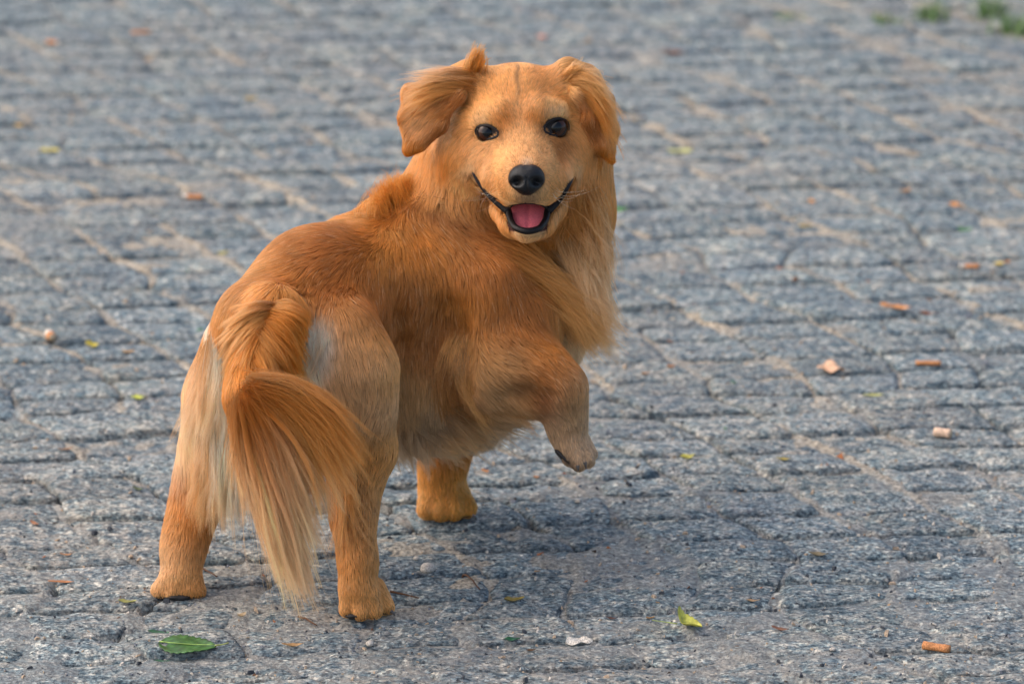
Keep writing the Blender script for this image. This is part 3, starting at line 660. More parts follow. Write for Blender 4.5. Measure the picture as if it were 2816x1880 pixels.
# (u, v, comb direction in the picture, length mm, lift, colour)
GUIDES = [
 # back and rump
 (1030, 620, -10, 5, 18, .30, GO), (960, 640, -10, 5, 16, .2, BR), (900, 680, -10, 5, 16, .2, BR), (820, 700, -10, 6, 14, .2, BR), (740, 740, -9, 7, 14, .2, GO),
 (660, 790, -8, 9, 16, .2, MB), (610, 860, -5, 10, 18, .2, GO), (575, 950, -3, 10, 22, .2, GO), (545, 1040, -2, 10, 26, .2, TA),
 (800, 760, -9, 5, 14, .2, GO), (870, 730, -9, 4, 14, .2, BR), (980, 720, -8, 6, 14, .2, BR), (930, 780, -6, 8, 14, .25, BR), (860, 790, -3, 8, 14, .3, BR),
 (1060, 700, -6, 9, 15, .2, GO), (1020, 800, -2, 10, 15, .2, BR),
 # left thigh, white and cream feathering
 (590, 980, -1, 10, 26, .2, WH), (592, 1060, 0, 10, 34, .2, WH), (590, 1150, 1, 10, 40, .2, WH), (560, 1150, 0, 10, 32, .2, CR), (530, 1200, 0, 10, 26, .2, CR), (520, 1120, 0, 10, 26, .2, CR), (560, 1060, 0, 10, 28, .2, CR),
 (590, 1250, 2, 10, 40, .2, CR), (540, 1290, 0, 10, 24, .2, CR), (510, 1330, -1, 10, 14, .2, BR), (560, 1350, 1, 10, 22, .2, GO),
 # right thigh
 (930, 850, 2, 9, 13, .25, MB), (1000, 840, 3, 9, 13, .2, BR), (880, 860, 1, 10, 14, .2, BR), (868, 940, 1, 10, 10, .12, CR), (872, 1000, 1, 10, 10, .12, CR),
 (905, 900, 2, 10, 16, .15, TA), (900, 980, 2, 10, 16, .15, TA), (950, 940, 3, 9, 14, .15, TP), (1000, 920, 3, 9, 13, .15, GO), (950, 1050, 1, 10, 14, .15, TP),
 (1020, 1030, 1, 10, 13, .15, TP), (1065, 1000, 1, 10, 12, .15, TA), (1050, 1130, -1, 10, 12, .15, TP), (980, 1160, 0, 10, 13, .15, TP), (1040, 1240, 0, 10, 10, .15, TA),
 (960, 1260, 1, 10, 14, .2, OR), (1030, 1320, -2, 10, 9, .15, TA),
 (950, 1360, 1, 10, 12, .2, BR), (1010, 1380, -1, 10, 8, .15, PL), (945, 1450, 1, 10, 9, .15, MB), (1000, 1460, 0, 10, 8, .15, PL), (955, 1560, 0, 10, 8, .15, GO),
 (1010, 1560, 0, 10, 8, .15, PL), (960, 1640, 0, 10, 8, .2, PL), (1000, 1650, 0, 10, 7, .2, PL), (1050, 1650, 4, 8, 7, .2, TA),
 # left hind leg
 (500, 1400, -2, 10, 9, .15, OR), (540, 1400, 0, 10, 14, .2, GO), (480, 1480, -3, 10, 8, .15, PL), (530, 1480, -1, 10, 10, .15, MB), (460, 1560, -5, 9, 8, .15, CR),
 (520, 1560, -1, 10, 8, .15, TA), (440, 1620, -5, 8, 7, .2, PK), (500, 1630, 0, 10, 7, .2, TA), (540, 1620, 2, 10, 7, .2, GO),
 # flank and belly
 (1100, 760, -1, 10, 16, .15, BR), (1160, 820, 0, 10, 16, .15, MB), (1120, 900, 1, 10, 16, .15, MB), (1180, 940, 1, 10, 17, .15, MB), (1230, 900, 0, 10, 18, .15, MB),
 (1120, 1040, 1, 10, 20, .15, LB), (1190, 1060, 1, 10, 22, .15, LB), (1110, 1160, 2, 10, 26, .2, TP), (1180, 1160, 4, 9, 26, .2, GP), (1240, 1150, 5, 8, 34, .2, GP),
 (1240, 1050, 1, 10, 22, .1, BR),
 # withers, hackles, shoulder
 (1060, 570, -8, 2, 20, .5, OR), (1090, 560, -5, 3, 20, .6, OR), (1130, 590, 3, 6, 16, .5, BR), (1170, 600, 5, 6, 15, .4, DB), (1210, 620, 6, 6, 15, .4, DB), (1100, 620, 4, 9, 18, .3, GO),
 (1150, 660, 5, 9, 18, .2, OR), (1200, 700, 3, 10, 16, .2, GO), (1260, 640, 7, 6, 16, .2, BR), (1250, 740, -2, 10, 16, .15, MB), (1290, 820, -4, 10, 17, .15, GO), (1270, 900, -4, 10, 20, .15, TA),
 (1285, 970, -2, 10, 22, .2, TA), (1330, 700, 8, 5, 15, .2, BR), (1380, 760, 2, 9, 15, .2, BR), (1420, 700, 8, 7, 20, .2, MB), (1360, 840, 1, 10, 15, .15, MB), (1440, 820, 4, 9, 14, .15, BR),
 (1470, 850, 5, 8, 20, .2, BR),
 # raised leg
 (1350, 930, 5, 8, 14, .15, MB), (1430, 920, 6, 7, 12, .15, MB), (1500, 960, 7, 6, 10, .15, OR), (1330, 1000, 8, 1, 20, .2, LB), (1400, 1010, 9, 3, 14, .2, LB),
 (1480, 1040, 8, 5, 11, .2, BR), (1550, 1010, 6, 8, 9, .15, MB), (1320, 1070, 6, 7, 30, .2, TP), (1400, 1090, 8, 5, 24, .2, LB), (1480, 1090, 8, 3, 12, .2, BR),
 (1580, 1070, 1, 10, 8, .15, LB), (1540, 1130, 1, 10, 9, .15, GP), (1590, 1150, 1, 10, 8, .15, TP), (1550, 1200, 2, 10, 8, .15, GP), (1600, 1220, 2, 10, 7, .15, GP), (1590, 1265, 4, 9, 5, .15, GP),
 # far fore leg
 (1220, 1270, 0, 10, 12, .15, BR), (1190, 1330, -1, 10, 8, .15, YO), (1240, 1340, 0, 10, 8, .15, YO), (1190, 1400, -1, 10, 8, .2, TA), (1250, 1400, 1, 10, 7, .2, YO),
 # neck and ruff
 (1180, 480, -6, 8, 26, .2, GO), (1200, 540, -2, 9, 24, .2, TA), (1260, 560, 5, 8, 24, .2, TA), (1330, 620, 8, 5, 18, .2, BR), (1400, 670, 8, 4, 16, .15, BR), (1240, 440, -7, 8, 20, .2, GO),
 (1640, 520, 1, 10, 26, .2, GO), (1610, 600, 1, 10, 26, .2, GO), (1550, 640, -2, 10, 24, .2, GO), (1580, 700, 2, 10, 28, .2, TA), (1640, 700, 2, 10, 28, .2, TA), (1520, 700, 5, 9, 26, .15, GO),
 (1640, 800, 2, 10, 48, .15, TA), (1560, 780, 6, 9, 44, .15, TA), (1540, 850, 6, 9, 44, .15, TA), (1600, 880, 6, 9, 44, .15, CR),
 # head
 (1424, 190, 0, -10, 7, .2, FC), (1424, 250, 0, -10, 6, .15, FC), (1365, 215, -4, -9, 8, .2, FC), (1490, 215, 4, -9, 8, .2, FC), (1340, 270, -5, -8, 7, .15, FC), (1510, 265, 5, -8, 7, .15, FC),
 (1300, 240, -8, -5, 12, .25, FC), (1555, 235, 8, -5, 12, .25, TB), (1290, 330, -9, 0, 9, .15, FC), (1575, 320, 9, 0, 9, .15, FC), (1280, 400, -8, 6, 12, .15, FC), (1600, 390, 7, 7, 12, .15, FC),
 (1328, 335, -4, -7, 4, .1, TB), (1528, 312, 3, -7, 4, .1, TB), (1385, 335, -2, -9, 5, .1, FC), (1480, 325, 2, -9, 5, .1, FC), (1330, 410, -8, 5, 6, .1, PK), (1540, 405, 8, 5, 6, .1, MB),
 (1425, 340, 0, -10, 5, .1, PK), (1432, 390, 0, -10, 4, .1, PK), (1440, 430, -1, -10, 3.5, .1, PK), (1395, 420, -6, -6, 4, .1, PK), (1490, 410, 6, -6, 4, .1, PK), (1380, 460, -9, -2, 4.5, .1, PK),
 (1508, 455, 9, -2, 4.5, .1, PK), (1375, 510, -9, 3, 4, .1, FC), (1520, 510, 9, 3, 4, .1, FC), (1415, 545, -5, 6, 3.5, .1, TB), (1480, 545, 5, 6, 3.5, .1, TB), (1448, 548, 0, 9, 3, .1, GY),
 (1305, 445, -7, 6, 7, .1, PK), (1570, 450, 7, 6, 7, .1, PK), (1270, 470, -7, 8, 14, .15, TB), (1610, 470, 5, 9, 16, .15, FC), (1320, 540, -2, 9, 9, .15, FC), (1360, 600, 3, 9, 9, .15, FC),
 (1556, 560, 1, 9, 10, .15, FC), (1405, 640, -1, 9, 7, .15, FC), (1450, 656, 0, 9, 7, .2, TB), (1500, 640, 3, 9, 8, .15, FC), (1290, 510, -3, 9, 14, .15, TB), (1590, 520, 3, 9, 14, .15, FC),
 # ears
 (1270, 205, -9, -3, 14, .2, TA), (1215, 225, -10, 2, 15, .2, TA), (1150, 255, -10, 5, 14, .15, FC), (1120, 300, -5, 9, 14, .15, OR), (1150, 330, -7, 8, 11, .12, PK), (1135, 390, -3, 10, 9, .1, OR),
 (1190, 290, -8, 6, 13, .15, FC), (1200, 350, -5, 9, 9, .12, BR), (1240, 270, -6, 8, 12, .12, BR),
 (1580, 205, 9, -2, 16, .25, TA), (1620, 220, 9, 4, 24, .25, CR), (1655, 265, 8, 8, 22, .25, FC), (1640, 320, 3, 10, 16, .15, BR), (1672, 340, 3, 10, 18, .2, FC), (1665, 410, 3, 10, 10, .1, OR), (1615, 290, 3, 10, 12, .15, BR),
 # tail root
 (775, 800, -2, 8, 22, .3, GO), (735, 850, -6, 9, 26, .3, GO), (690, 880, -7, 9, 28, .25, GO), (660, 960, -4, 10, 30, .2, OR), (790, 850, 5, 9, 26, .3, OR), (745, 920, 3, 10, 28, .2, OR),
 (700, 960, 1, 10, 28, .2, OR), (660, 1040, -3, 10, 26, .2, GO), (720, 1020, 4, 9, 26, .2, OR), (690, 1100, 0, 10, 22, .3, OR),
]
# extra small colour marks, some painting crease shade into the coat: (u, v, colour, radius px, strength)
SPOTS = [(1423 + 2 * math.sin(i * .9), 182 + i * 8, DK, 4.6, .80 - i * .045) for i in range(16)] + [  # forehead groove: its shading painted as a stripe of dark spots
 (1448, 470, CR, 13, .4), (1448, 452, WH, 10, .35), (1448, 552, DK, 22, .5), (1420, 560, GY, 13, .4), (1478, 560, GY, 13, .4),
 (1320, 338, CR, 7, .5), (1336, 335, CR, 7, .5), (1518, 314, CR, 8, .6), (1538, 312, CR, 8, .6), (1500, 322, GY, 8, .4),
 (1376, 372, DB, 11, .8), (1382, 390, DB, 8, .6), (1490, 362, DB, 13, .8), (1394, 330, OR, 14, .5), (1458, 335, OR, 12, .5), (1400, 300, OR, 12, .4),
 (1286, 462, CR, 12, .8), (1282, 478, CR, 10, .7), (1300, 452, CR, 10, .7), (1588, 462, CR, 11, .6), (1592, 478, CR, 10, .5),
 (866, 905, WH, 24, 1), (872, 940, WH, 28, 1), (868, 980, WH, 26, 1), (862, 1020, WH, 20, 1), (890, 930, WH, 14, .8), (1296, 478, DB, 9, .9), (1575, 490, DB, 9, .8), (1450, 652, CR, 18, .4), (1420, 645, CR, 12, .6), (1490, 642, CR, 12, .5),
 (1235, 330, DB, 22, .6), (1225, 370, DB, 18, .6), (1208, 395, DB, 12, .6), (1622, 340, DB, 20, .7), (1632, 400, DB, 18, .7), (1530, 1236, DK, 9, .8), (1545, 1255, DK, 10, .85), (1562, 1270, DK, 10, .85), (1580, 1282, DK, 9, .7),  # first spots paint the dark inner shadow between ear and cheek
 (1150, 545, DB, 22, .6), (1190, 565, DB, 26, .75), (1232, 590, DB, 24, .7), (1275, 618, DB, 22, .5), (1320, 640, BR, 22, .5), (1150, 640, OR, 22, .5), (1480, 1085, DB, 30, .6), (1400, 1050, DB, 25, .5), (960, 1330, DB, 35, .5), (1380, 930, DB, 20, .4), (1245, 1000, DB, 26, .5)]  # dark ticked withers fur, plus shade painted along neck and elbow creases
EYES = [(1338, 364, 31, 19.5), (1531, 350, 34, 24)]

ga, gd, gl, gc, gg = [], [], [], [], []
for (u, v, dx, dy, L, lf, c) in GUIDES:
    p, n = hit(u, v)
    if p is None:
        for k in range(1, 12):                                   # just off the outline: step inwards
            p, n = hit(u + (1400 - u) * .012 * k, v + (900 - v) * .012 * k)
            if p is not None: break
        if p is None: continue
    ga.append(p); gd.append(norm(Rv * dx - Uv * dy)); gl.append((L / 1000, lf)); gc.append(c); gg.append(RG[near_idx(p[None])][0])
gg = [2 if (g == 3 and c in (WH, CR)) else g for g, c in zip(gg, gc)]
ga = np.array(ga, np.float32); gd = np.array(gd, np.float32); gl = np.array(gl, np.float32); gc = np.array(gc, np.float32); gg = np.array(gg)
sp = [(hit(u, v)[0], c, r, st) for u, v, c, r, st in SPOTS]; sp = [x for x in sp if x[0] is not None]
CLS = np.array([0, 0, 1, 2, 3, 4, 0, 5, 6, 5])              # which regions share guides
def field(p, reg, n):
    T = np.zeros((len(p), 3), np.float32); LL = np.zeros((len(p), 2), np.float32); C = np.zeros((len(p), 3), np.float32)
    gcls = CLS[gg]
    for a in range(0, len(p), 20000):
        q = p[a:a + 20000].astype(np.float32); rr = CLS[reg[a:a + 20000]]
        d2 = ((q[:, None] - ga[None]) ** 2).sum(-1)
        hd = np.isin(rr, (5, 6))[:, None]
        sig = np.where(hd, .008, .016)
        W_ = np.exp(-d2 / (2 * sig ** 2)) + 1e-4 / (1 + d2 / .0009) ** 2
        W_ *= np.where(rr[:, None] == gcls[None], 1, .03)
        W_ /= W_.sum(1, keepdims=True)
        T[a:a + 20000] = W_ @ gd; LL[a:a + 20000] = W_ @ gl; C[a:a + 20000] = W_ @ gc
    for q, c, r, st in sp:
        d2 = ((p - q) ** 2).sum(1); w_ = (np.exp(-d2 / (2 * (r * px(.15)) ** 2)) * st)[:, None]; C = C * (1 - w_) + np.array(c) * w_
    return T, LL, C.astype(np.float32)

# ---- strands
s = NT('fur'); nt_ = s.t
at = s.new('ShaderNodeAttribute', attribute_name='fur_color')
hi_ = s.new('ShaderNodeHairInfo')
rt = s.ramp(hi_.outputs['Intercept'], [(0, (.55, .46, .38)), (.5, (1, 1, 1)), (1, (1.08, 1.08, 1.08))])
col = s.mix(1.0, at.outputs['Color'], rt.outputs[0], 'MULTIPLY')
hb = s.n.new('ShaderNodeBsdfHairPrincipled')
hb.parametrization = 'COLOR'; s.l(col, hb.inputs['Color'])
hb.inputs['Roughness'].default_value = .42; hb.inputs['Radial Roughness'].default_value = .55; hb.inputs['Coat'].default_value = .0
df = s.n.new('ShaderNodeBsdfDiffuse'); s.l(col, df.inputs[0])
mx = s.n.new('ShaderNodeMixShader'); mx.inputs[0].default_value = .55
s.l(hb.outputs[0], mx.inputs[1]); s.l(df.outputs[0], mx.inputs[2]); s.l(mx.outputs[0], s.out.inputs[0])
M_FUR = s.m
def curves(name, pts_, rad, colr, parent=None, mat=None):
    n, k = pts_.shape[:2]
    cu = bpy.data.hair_curves.new(name); cu.add_curves([k] * n)
    cu.attributes['position'].data.foreach_set('vector', (pts_ - DL).astype(np.float32).ravel())
    ra = cu.attributes.get('radius') or cu.attributes.new('radius', 'FLOAT', 'POINT')
    ra.data.foreach_set('value', rad.astype(np.float32).ravel())
    if colr.ndim == 2: colr = np.repeat(colr[:, None], k, 1)
    ca_ = cu.attributes.new('fur_color', 'FLOAT_COLOR', 'POINT')
    ca_.data.foreach_set('color', np.concatenate([colr, np.ones((n, k, 1))], 2).astype(np.float32).ravel())
    cu.materials.append(mat or M_FUR)
    return link(name, cu, parent or dog)

# roots spread over the skin
tri_ = np.concatenate([BF[:, [0, 1, 2]], BF[:, [0, 2, 3]]]); A_, B_, C_ = BV[tri_[:, 0]], BV[tri_[:, 1]], BV[tri_[:, 2]]
area = np.linalg.norm(np.cross(B_ - A_, C_ - A_), axis=1) / 2
tc_ = (A_ + B_ + C_) / 3; treg = RG[near_idx(tc_)]
dens = np.where(np.isin(treg, (7, 8, 9)), 2.6, 1.0)
face = (tc_[:, 1] < .2) & np.isin(treg, (7, 9)); dens = dens * np.where(face, 1.5, 1)
NS = 440000
w_ = area * dens; pick = rng.choice(len(tri_), NS, p=w_ / w_.sum())
r1, r2 = np.sqrt(rng.random(NS)), rng.random(NS)
root = A_[pick] * (1 - r1)[:, None] + B_[pick] * (r1 * (1 - r2))[:, None] + C_[pick] * (r1 * r2)[:, None]
reg = RG[near_idx(root)]; nor = norm(samp(root, gr))
pxl = px(.15)
# no fur on soles, eyes, mouth, nose
keep = root[:, 2] > .0022
def proj(p):
    q = p - CAMP; zc = q @ Fv; return np.stack([1408 + FPX * (q @ Rv) / zc, 940 - FPX * (q @ Uv) / zc], 1)
uv = proj(root); isf = np.isin(reg, (7, 9)) & (root[:, 1] < .2)
for (u, v, a, b) in EYES:
    keep &= ~(isf & (((uv[:, 0] - u) / (a * 1.04)) ** 2 + ((uv[:, 1] - v) / (b * 1.12)) ** 2 < 1))
def seg_dist(uv, poly):
    d = np.full(len(uv), 1e9)
    for a, b in zip(poly[:-1], poly[1:]):
        a, b = np.array(a, float), np.array(b, float); ab = b - a
        t = np.clip(((uv - a) @ ab) / (ab @ ab), 0, 1); d = np.minimum(d, np.linalg.norm(uv - a - t[:, None] * ab, axis=1))
    return d
LOWLIP = [(1398, 578), (1403, 605), (1416, 627), (1450, 638), (1485, 629), (1501, 606), (1506, 578)]
UPLIP = [(1398, 574), (1412, 562), (1430, 559), (1448, 557), (1468, 559), (1488, 562), (1506, 574)]
for pl_, r in ((MOUTH, 9.5), (MOUTHR, 9), (LOWLIP, 11), (UPLIP, 2)): keep &= ~(isf & (seg_dist(uv, pl_) < r))
inm = (uv[:, 0] > 1400) & (uv[:, 0] < 1504) & (uv[:, 1] > 562) & (uv[:, 1] < 636); keep &= ~(isf & inm)
keep &= ~(isf & (((uv[:, 0] - 1448) / 47) ** 2 + ((uv[:, 1] - 492) / 40) ** 2 < 1))
root, reg, nor = root[keep], reg[keep], nor[keep]; NS = len(root)
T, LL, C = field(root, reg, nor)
L, lift = LL[:, 0], LL[:, 1]
T = T + (np.stack([vnoise(root + a, 55) for a in (0, 3, 6)], 1) - .5) * .55 + (np.stack([vnoise(root + a, 190) for a in (1, 4, 7)], 1) - .5) * .35
T = T - (T * nor).sum(1, keepdims=True) * nor; T = norm(T)
L = L * rng.uniform(.65, 1.15, NS); lift = lift * rng.uniform(.6, 1.5, NS) + .04
small = root[:, 2] < .030; L = np.where(small, np.minimum(L, .0045), L); L = np.where(root[:, 2] < .012, np.minimum(L, .0032), L)
pw = np.linalg.norm(root - P(1585, 1250, .11), axis=1) < .018; L = np.where(pw, np.minimum(L, .0035), L)
K = 6
PT = np.zeros((NS, K, 3)); cur = root - nor * .0006; PT[:, 0] = cur; n_ = nor.copy(); t_ = T.copy()
for k in range(1, K):
    s_ = k / (K - 1); a = lift * (1 - .75 * s_)
    d = norm(t_ * np.cos(a)[:, None] + n_ * np.sin(a)[:, None] + np.array([0, 0, -1.0]) * (np.clip(L / .05, 0, 1) * s_ * .7)[:, None])
    cur = cur + d * (L / (K - 1))[:, None]
    sd_ = samp(cur); n_ = norm(samp(cur, gr)); hm = .0006 + np.minimum(.0022, L * .12) * s_
    inside = sd_ < hm; cur = np.where(inside[:, None], cur + n_ * (hm - sd_)[:, None], cur)
    cur[:, 2] = np.maximum(cur[:, 2], .001)
    t_ = norm(t_ - (t_ * n_).sum(1, keepdims=True) * n_); PT[:, k] = cur
# clumps
NC = NS // 16; ci = rng.choice(NS, NC, replace=False); kd = KDTree(NC)
for i, c in enumerate(root[ci].tolist()): kd.insert(c, i)
kd.balance(); near_ = np.fromiter((kd.find(c)[1] for c in root.tolist()), np.int64, NS)
cl = ci[near_]; amt = np.clip(.10 + L * 14, 0, .55) * rng.uniform(.4, 1.2, NS)
ok = (CLS[reg] == CLS[reg[cl]]); amt *= ok
sv = (np.linspace(0, 1, K) ** 1.6)[None, :, None]
PT = PT + (PT[cl] - PT) * sv * amt[:, None, None]
cv = rng.normal(0, 1, NC)[near_]
lum = 1 + .085 * cv + .11 * rng.normal(0, 1, NS) + (fbm(root, 40, 3) - .5) * .55
C = C * np.clip(lum, .45, 1.5)[:, None]
wh = rng.random(NS) < .03; C[wh] = C[wh] * .5 + np.array(CR) * .5
C = np.clip(C * [1.20, 1.12, 1.0], .008, .93)
prof = np.array([1, 1, .95, .8, .55, .2]); base_r = np.where(np.isin(reg, (7, 8, 9)), .00016, .00020)
R_ = base_r[:, None] * prof[None] * rng.uniform(.7, 1.25, NS)[:, None]
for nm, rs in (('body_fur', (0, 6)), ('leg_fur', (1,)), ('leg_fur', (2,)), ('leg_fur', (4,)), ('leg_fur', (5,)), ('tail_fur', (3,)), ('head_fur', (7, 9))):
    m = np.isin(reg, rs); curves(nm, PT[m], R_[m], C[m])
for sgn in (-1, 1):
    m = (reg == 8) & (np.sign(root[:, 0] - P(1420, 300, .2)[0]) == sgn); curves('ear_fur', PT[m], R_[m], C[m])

# ---- long locks: rows of (root, middle, tip, colour) blended from one row to the next
def locks(name, rows, n, spread, tipspread, rad=.00020, depth=.006, clump=12, K=12, mat=None, parent=None, lum=.12, snap=True):
    A = np.array([[P(*r[0]), P(*r[1]), P(*r[2])] for r in rows]); CA = np.array([r[3] for r in rows]); CB = np.array([r[4] if len(r) > 4 else r[3] for r in rows])
    nc = max(1, n // clump); x = rng.random(nc) * (len(rows) - 1); i = x.astype(int); f = (x - i)[:, None, None]
    ctrl = A[i] * (1 - f) + A[i + 1] * f; cc = CA[i] * (1 - f[:, 0]) + CA[i + 1] * f[:, 0]; cb = CB[i] * (1 - f[:, 0]) + CB[i + 1] * f[:, 0]
    j0 = rng.normal(0, spread, (nc, 3)); ctrl[:, 0] += j0; ctrl[:, 1] += j0 * .6 + rng.normal(0, spread, (nc, 3)) * .7; ctrl[:, 2] += rng.normal(0, tipspread, (nc, 3))
    if snap: r0 = ctrl[:, 0].copy(); r1_ = r0 - norm(samp(r0, gr)) * (samp(r0) + .001)[:, None]; ctrl[:, 0] = r1_; ctrl[:, 1] += (r1_ - r0) * .4
    dp = rng.random(nc) * depth; ctrl[:, 1, 1] += dp; ctrl[:, 2, 1] += dp
    sc = rng.uniform(.62, 1.06, nc)[:, None]; ctrl[:, 2] = ctrl[:, 0] + (ctrl[:, 2] - ctrl[:, 0]) * sc; ctrl[:, 1] = ctrl[:, 0] + (ctrl[:, 1] - ctrl[:, 0]) * (sc * .5 + .5)
    cid = np.arange(n) % nc; c = ctrl[cid].copy(); jj_ = rng.normal(0, spread * .35, (n, 3))
    c[:, 0] += jj_; c[:, 1] += jj_ * 1.1; c[:, 2] += rng.normal(0, tipspread * .16, (n, 3)) + jj_ * .3
    t = np.linspace(0, 1, K)[None, :, None]
    p = (1 - t) ** 2 * c[:, None, 0] + 2 * t * (1 - t) * c[:, None, 1] + t * t * c[:, None, 2]
    ln = np.linalg.norm(c[:, 2] - c[:, 0], axis=1)[:, None, None]
    ph = rng.random((nc, 1, 3))[cid] * 6.28
    p += np.sin(t * 7 + ph) * ln * .012 * t + np.sin(t * 15 + ph * 2) * ln * .004 * t
    p[..., 2] = np.maximum(p[..., 2], .001)
    lv = (1 + rng.normal(0, lum, nc)[cid] + rng.normal(0, .07, n))[:, None]
    mixc = np.clip((np.linspace(0, 1, K)[None, :, None] - .15) * 1.3, 0, 1) * rng.uniform(.75, 1.15, (n, 1, 1)); mixc = np.clip(mixc, 0, 1)
    colr = np.clip((cc[cid][:, None] * (1 - mixc) + cb[cid][:, None] * mixc) * lv[:, None] * [1.18, 1.13, 1.04], .01, .93)
    rr = np.linspace(1, 0, K) ** .6 * rad; rr[-1] = rad * .12
    return p, rr[None] * rng.uniform(.7, 1.2, n)[:, None], colr
def put(name, L_):
    return curves(name, np.concatenate([a[0] for a in L_]), np.concatenate([a[1] for a in L_]), np.concatenate([a[2] for a in L_]))
Yt = -.088
plume = [
 ((655, 1120, Yt + .01), (632, 1200, Yt), (660, 1330, Yt), OR, TA), ((665, 1110, Yt), (652, 1260, Yt - .005), (735, 1470, Yt), GO, CR),
 ((672, 1105, Yt), (690, 1320, Yt - .01), (795, 1610, Yt), GO, CR), ((680, 1100, Yt - .006), (730, 1330, Yt - .015), (838, 1660, Yt), OR, CR),
 ((686, 1095, Yt - .01), (765, 1290, Yt - .02), (850, 1590, Yt), OR, CR), ((692, 1085, Yt - .01), (800, 1230, Yt - .02), (868, 1450, Yt), OR, CR),
 ((696, 1075, Yt - .01), (835, 1180, Yt - .02), (915, 1380, Yt), OR, TA), ((700, 1065, Yt - .01), (865, 1110, Yt - .015), (970, 1330, Yt), OR, GO),
 ((704, 1055, Yt), (870, 1040, Yt - .01), (992, 1270, Yt), GO, OR), ((706, 1052, Yt + .01), (850, 1020, Yt), (955, 1160, Yt + .01), GO, GO)]
put('tail_plume', [locks('p', plume, 17000, .0035, .006, rad=.00020, depth=.016, clump=26, lum=.21, snap=False),
                   locks('p', plume, 6000, .004, .010, rad=.00016, depth=.010, clump=3, lum=.12, snap=False)])
tailcol = [((770, 795, -.012), (700, 815, -.03), (640, 880, -.02), MB, GO), ((755, 815, -.015), (670, 860, -.04), (610, 960, -.025), GO, TA), ((738, 845, -.025), (655, 930, -.055), (618, 1050, -.035), GO, TA),
           ((718, 885, -.035), (655, 990, -.07), (632, 1110, -.05), OR, TA), ((705, 920, -.045), (670, 1030, -.08), (660, 1140, -.065), OR, GO)]
tailcor = [((772, 795, -.012), (830, 810, -.025), (850, 880, -.010), GO, OR), ((755, 825, -.02), (815, 860, -.04), (838, 960, -.02), OR, OR), ((735, 860, -.03), (790, 930, -.05), (828, 1040, -.03), OR, OR),
           ((712, 910, -.04), (760, 980, -.065), (796, 1070, -.05), GO, OR), ((700, 960, -.05), (725, 1020, -.078), (745, 1090, -.075), OR, GO)]
put('tail_fur', [locks('p', tailcol, 8000, .0035, .004, depth=.012, clump=14, lum=.16), locks('p', tailcor, 8000, .0035, .003, depth=.012, clump=14, lum=.16)])
lf = [((560, 1180, .06), (530, 1300, .05), (525, 1400, .055), CR, TA), ((590, 1150, .055), (560, 1290, .04), (555, 1460, .05), CR, TA), ((605, 1130, .05), (590, 1290, .035), (595, 1420, .045), WH, CR),
      ((620, 1120, .05), (620, 1290, .035), (638, 1450, .045), WH, CR), ((635, 1080, .05), (650, 1250, .04), (666, 1430, .05), WH, WH), ((655, 1080, .06), (680, 1220, .05), (690, 1370, .06), WH, CR)]
lf2 = [((560, 960, .075), (530, 1080, .065), (515, 1220, .07), GO, CR), ((585, 940, .06), (570, 1040, .048), (550, 1200, .05), TA, CR), ((612, 935, .055), (608, 1060, .038), (595, 1210, .045), WH, CR), ((635, 980, .055), (640, 1080, .042), (640, 1200, .05), WH, WH)]
put('thigh_feathering', [locks('p', lf, 5600, .005, .009, depth=.012, clump=14), locks('p', lf2, 6000, .005, .008, depth=.01, clump=10),
    locks('p', [((905, 1250, .02), (920, 1400, .0), (960, 1540, .01), OR, TA), ((930, 1260, .02), (960, 1400, .0), (990, 1500, .01), OR, TA)], 900, .004, .008, clump=10)])
ch = [((1330, 690, .17), (1420, 725, .15), (1545, 800, .155), MB, GO), ((1400, 700, .165), (1510, 765, .145), (1625, 870, .155), GO, TA), ((1440, 720, .165), (1550, 810, .145), (1672, 945, .155), GO, TA),
      ((1470, 760, .17), (1560, 850, .15), (1675, 965, .16), TA, TA), ((1490, 800, .175), (1555, 890, .16), (1635, 970, .17), MB, TA), ((1500, 840, .18), (1550, 910, .17), (1600, 960, .18), BR, TP)]
ch2 = [((1570, 540, .175), (1585, 590, .16), (1600, 660, .165), GO, GO), ((1610, 545, .185), (1640, 600, .17), (1655, 680, .175), GO, TA), ((1600, 610, .18), (1630, 670, .16), (1640, 750, .165), GO, CR),
       ((1635, 640, .19), (1668, 700, .175), (1672, 780, .18), GO, TA), ((1600, 680, .18), (1640, 750, .16), (1655, 830, .165), TA, CR), ((1640, 740, .19), (1672, 810, .175), (1678, 900, .175), TA, TA)]
ch3 = [((1560, 680, .17), (1590, 750, .155), (1630, 860, .158), TA, CR), ((1600, 720, .17), (1635, 810, .155), (1660, 910, .158), CR, TA), ((1590, 800, .18), (1630, 870, .165), (1676, 950, .168), TA, TA)]
put('chest_ruff', [locks('p', ch, 6200, .007, .010, rad=.00019, depth=.02, clump=8, lum=.09), locks('p', ch2, 6000, .007, .007, rad=.00019, depth=.02, clump=7, lum=.09), locks('p', ch3, 3600, .007, .010, rad=.00019, depth=.02, clump=7, lum=.09)])
bl = [((1090, 1160, .14), (1090, 1235, .125), (1110, 1300, .13), TP, GP), ((1150, 1160, .15), (1160, 1230, .14), (1205, 1285, .145), GP, TP), ((1210, 1140, .155), (1240, 1210, .14), (1305, 1270, .15), GP, TA),
      ((1270, 1120, .15), (1320, 1180, .13), (1420, 1215, .14), LB, TP), ((1330, 1100, .13), (1400, 1155, .115), (1480, 1175, .12), LB, TP), ((1400, 1085, .12), (1450, 1120, .11), (1495, 1128, .115), LB, GO)]
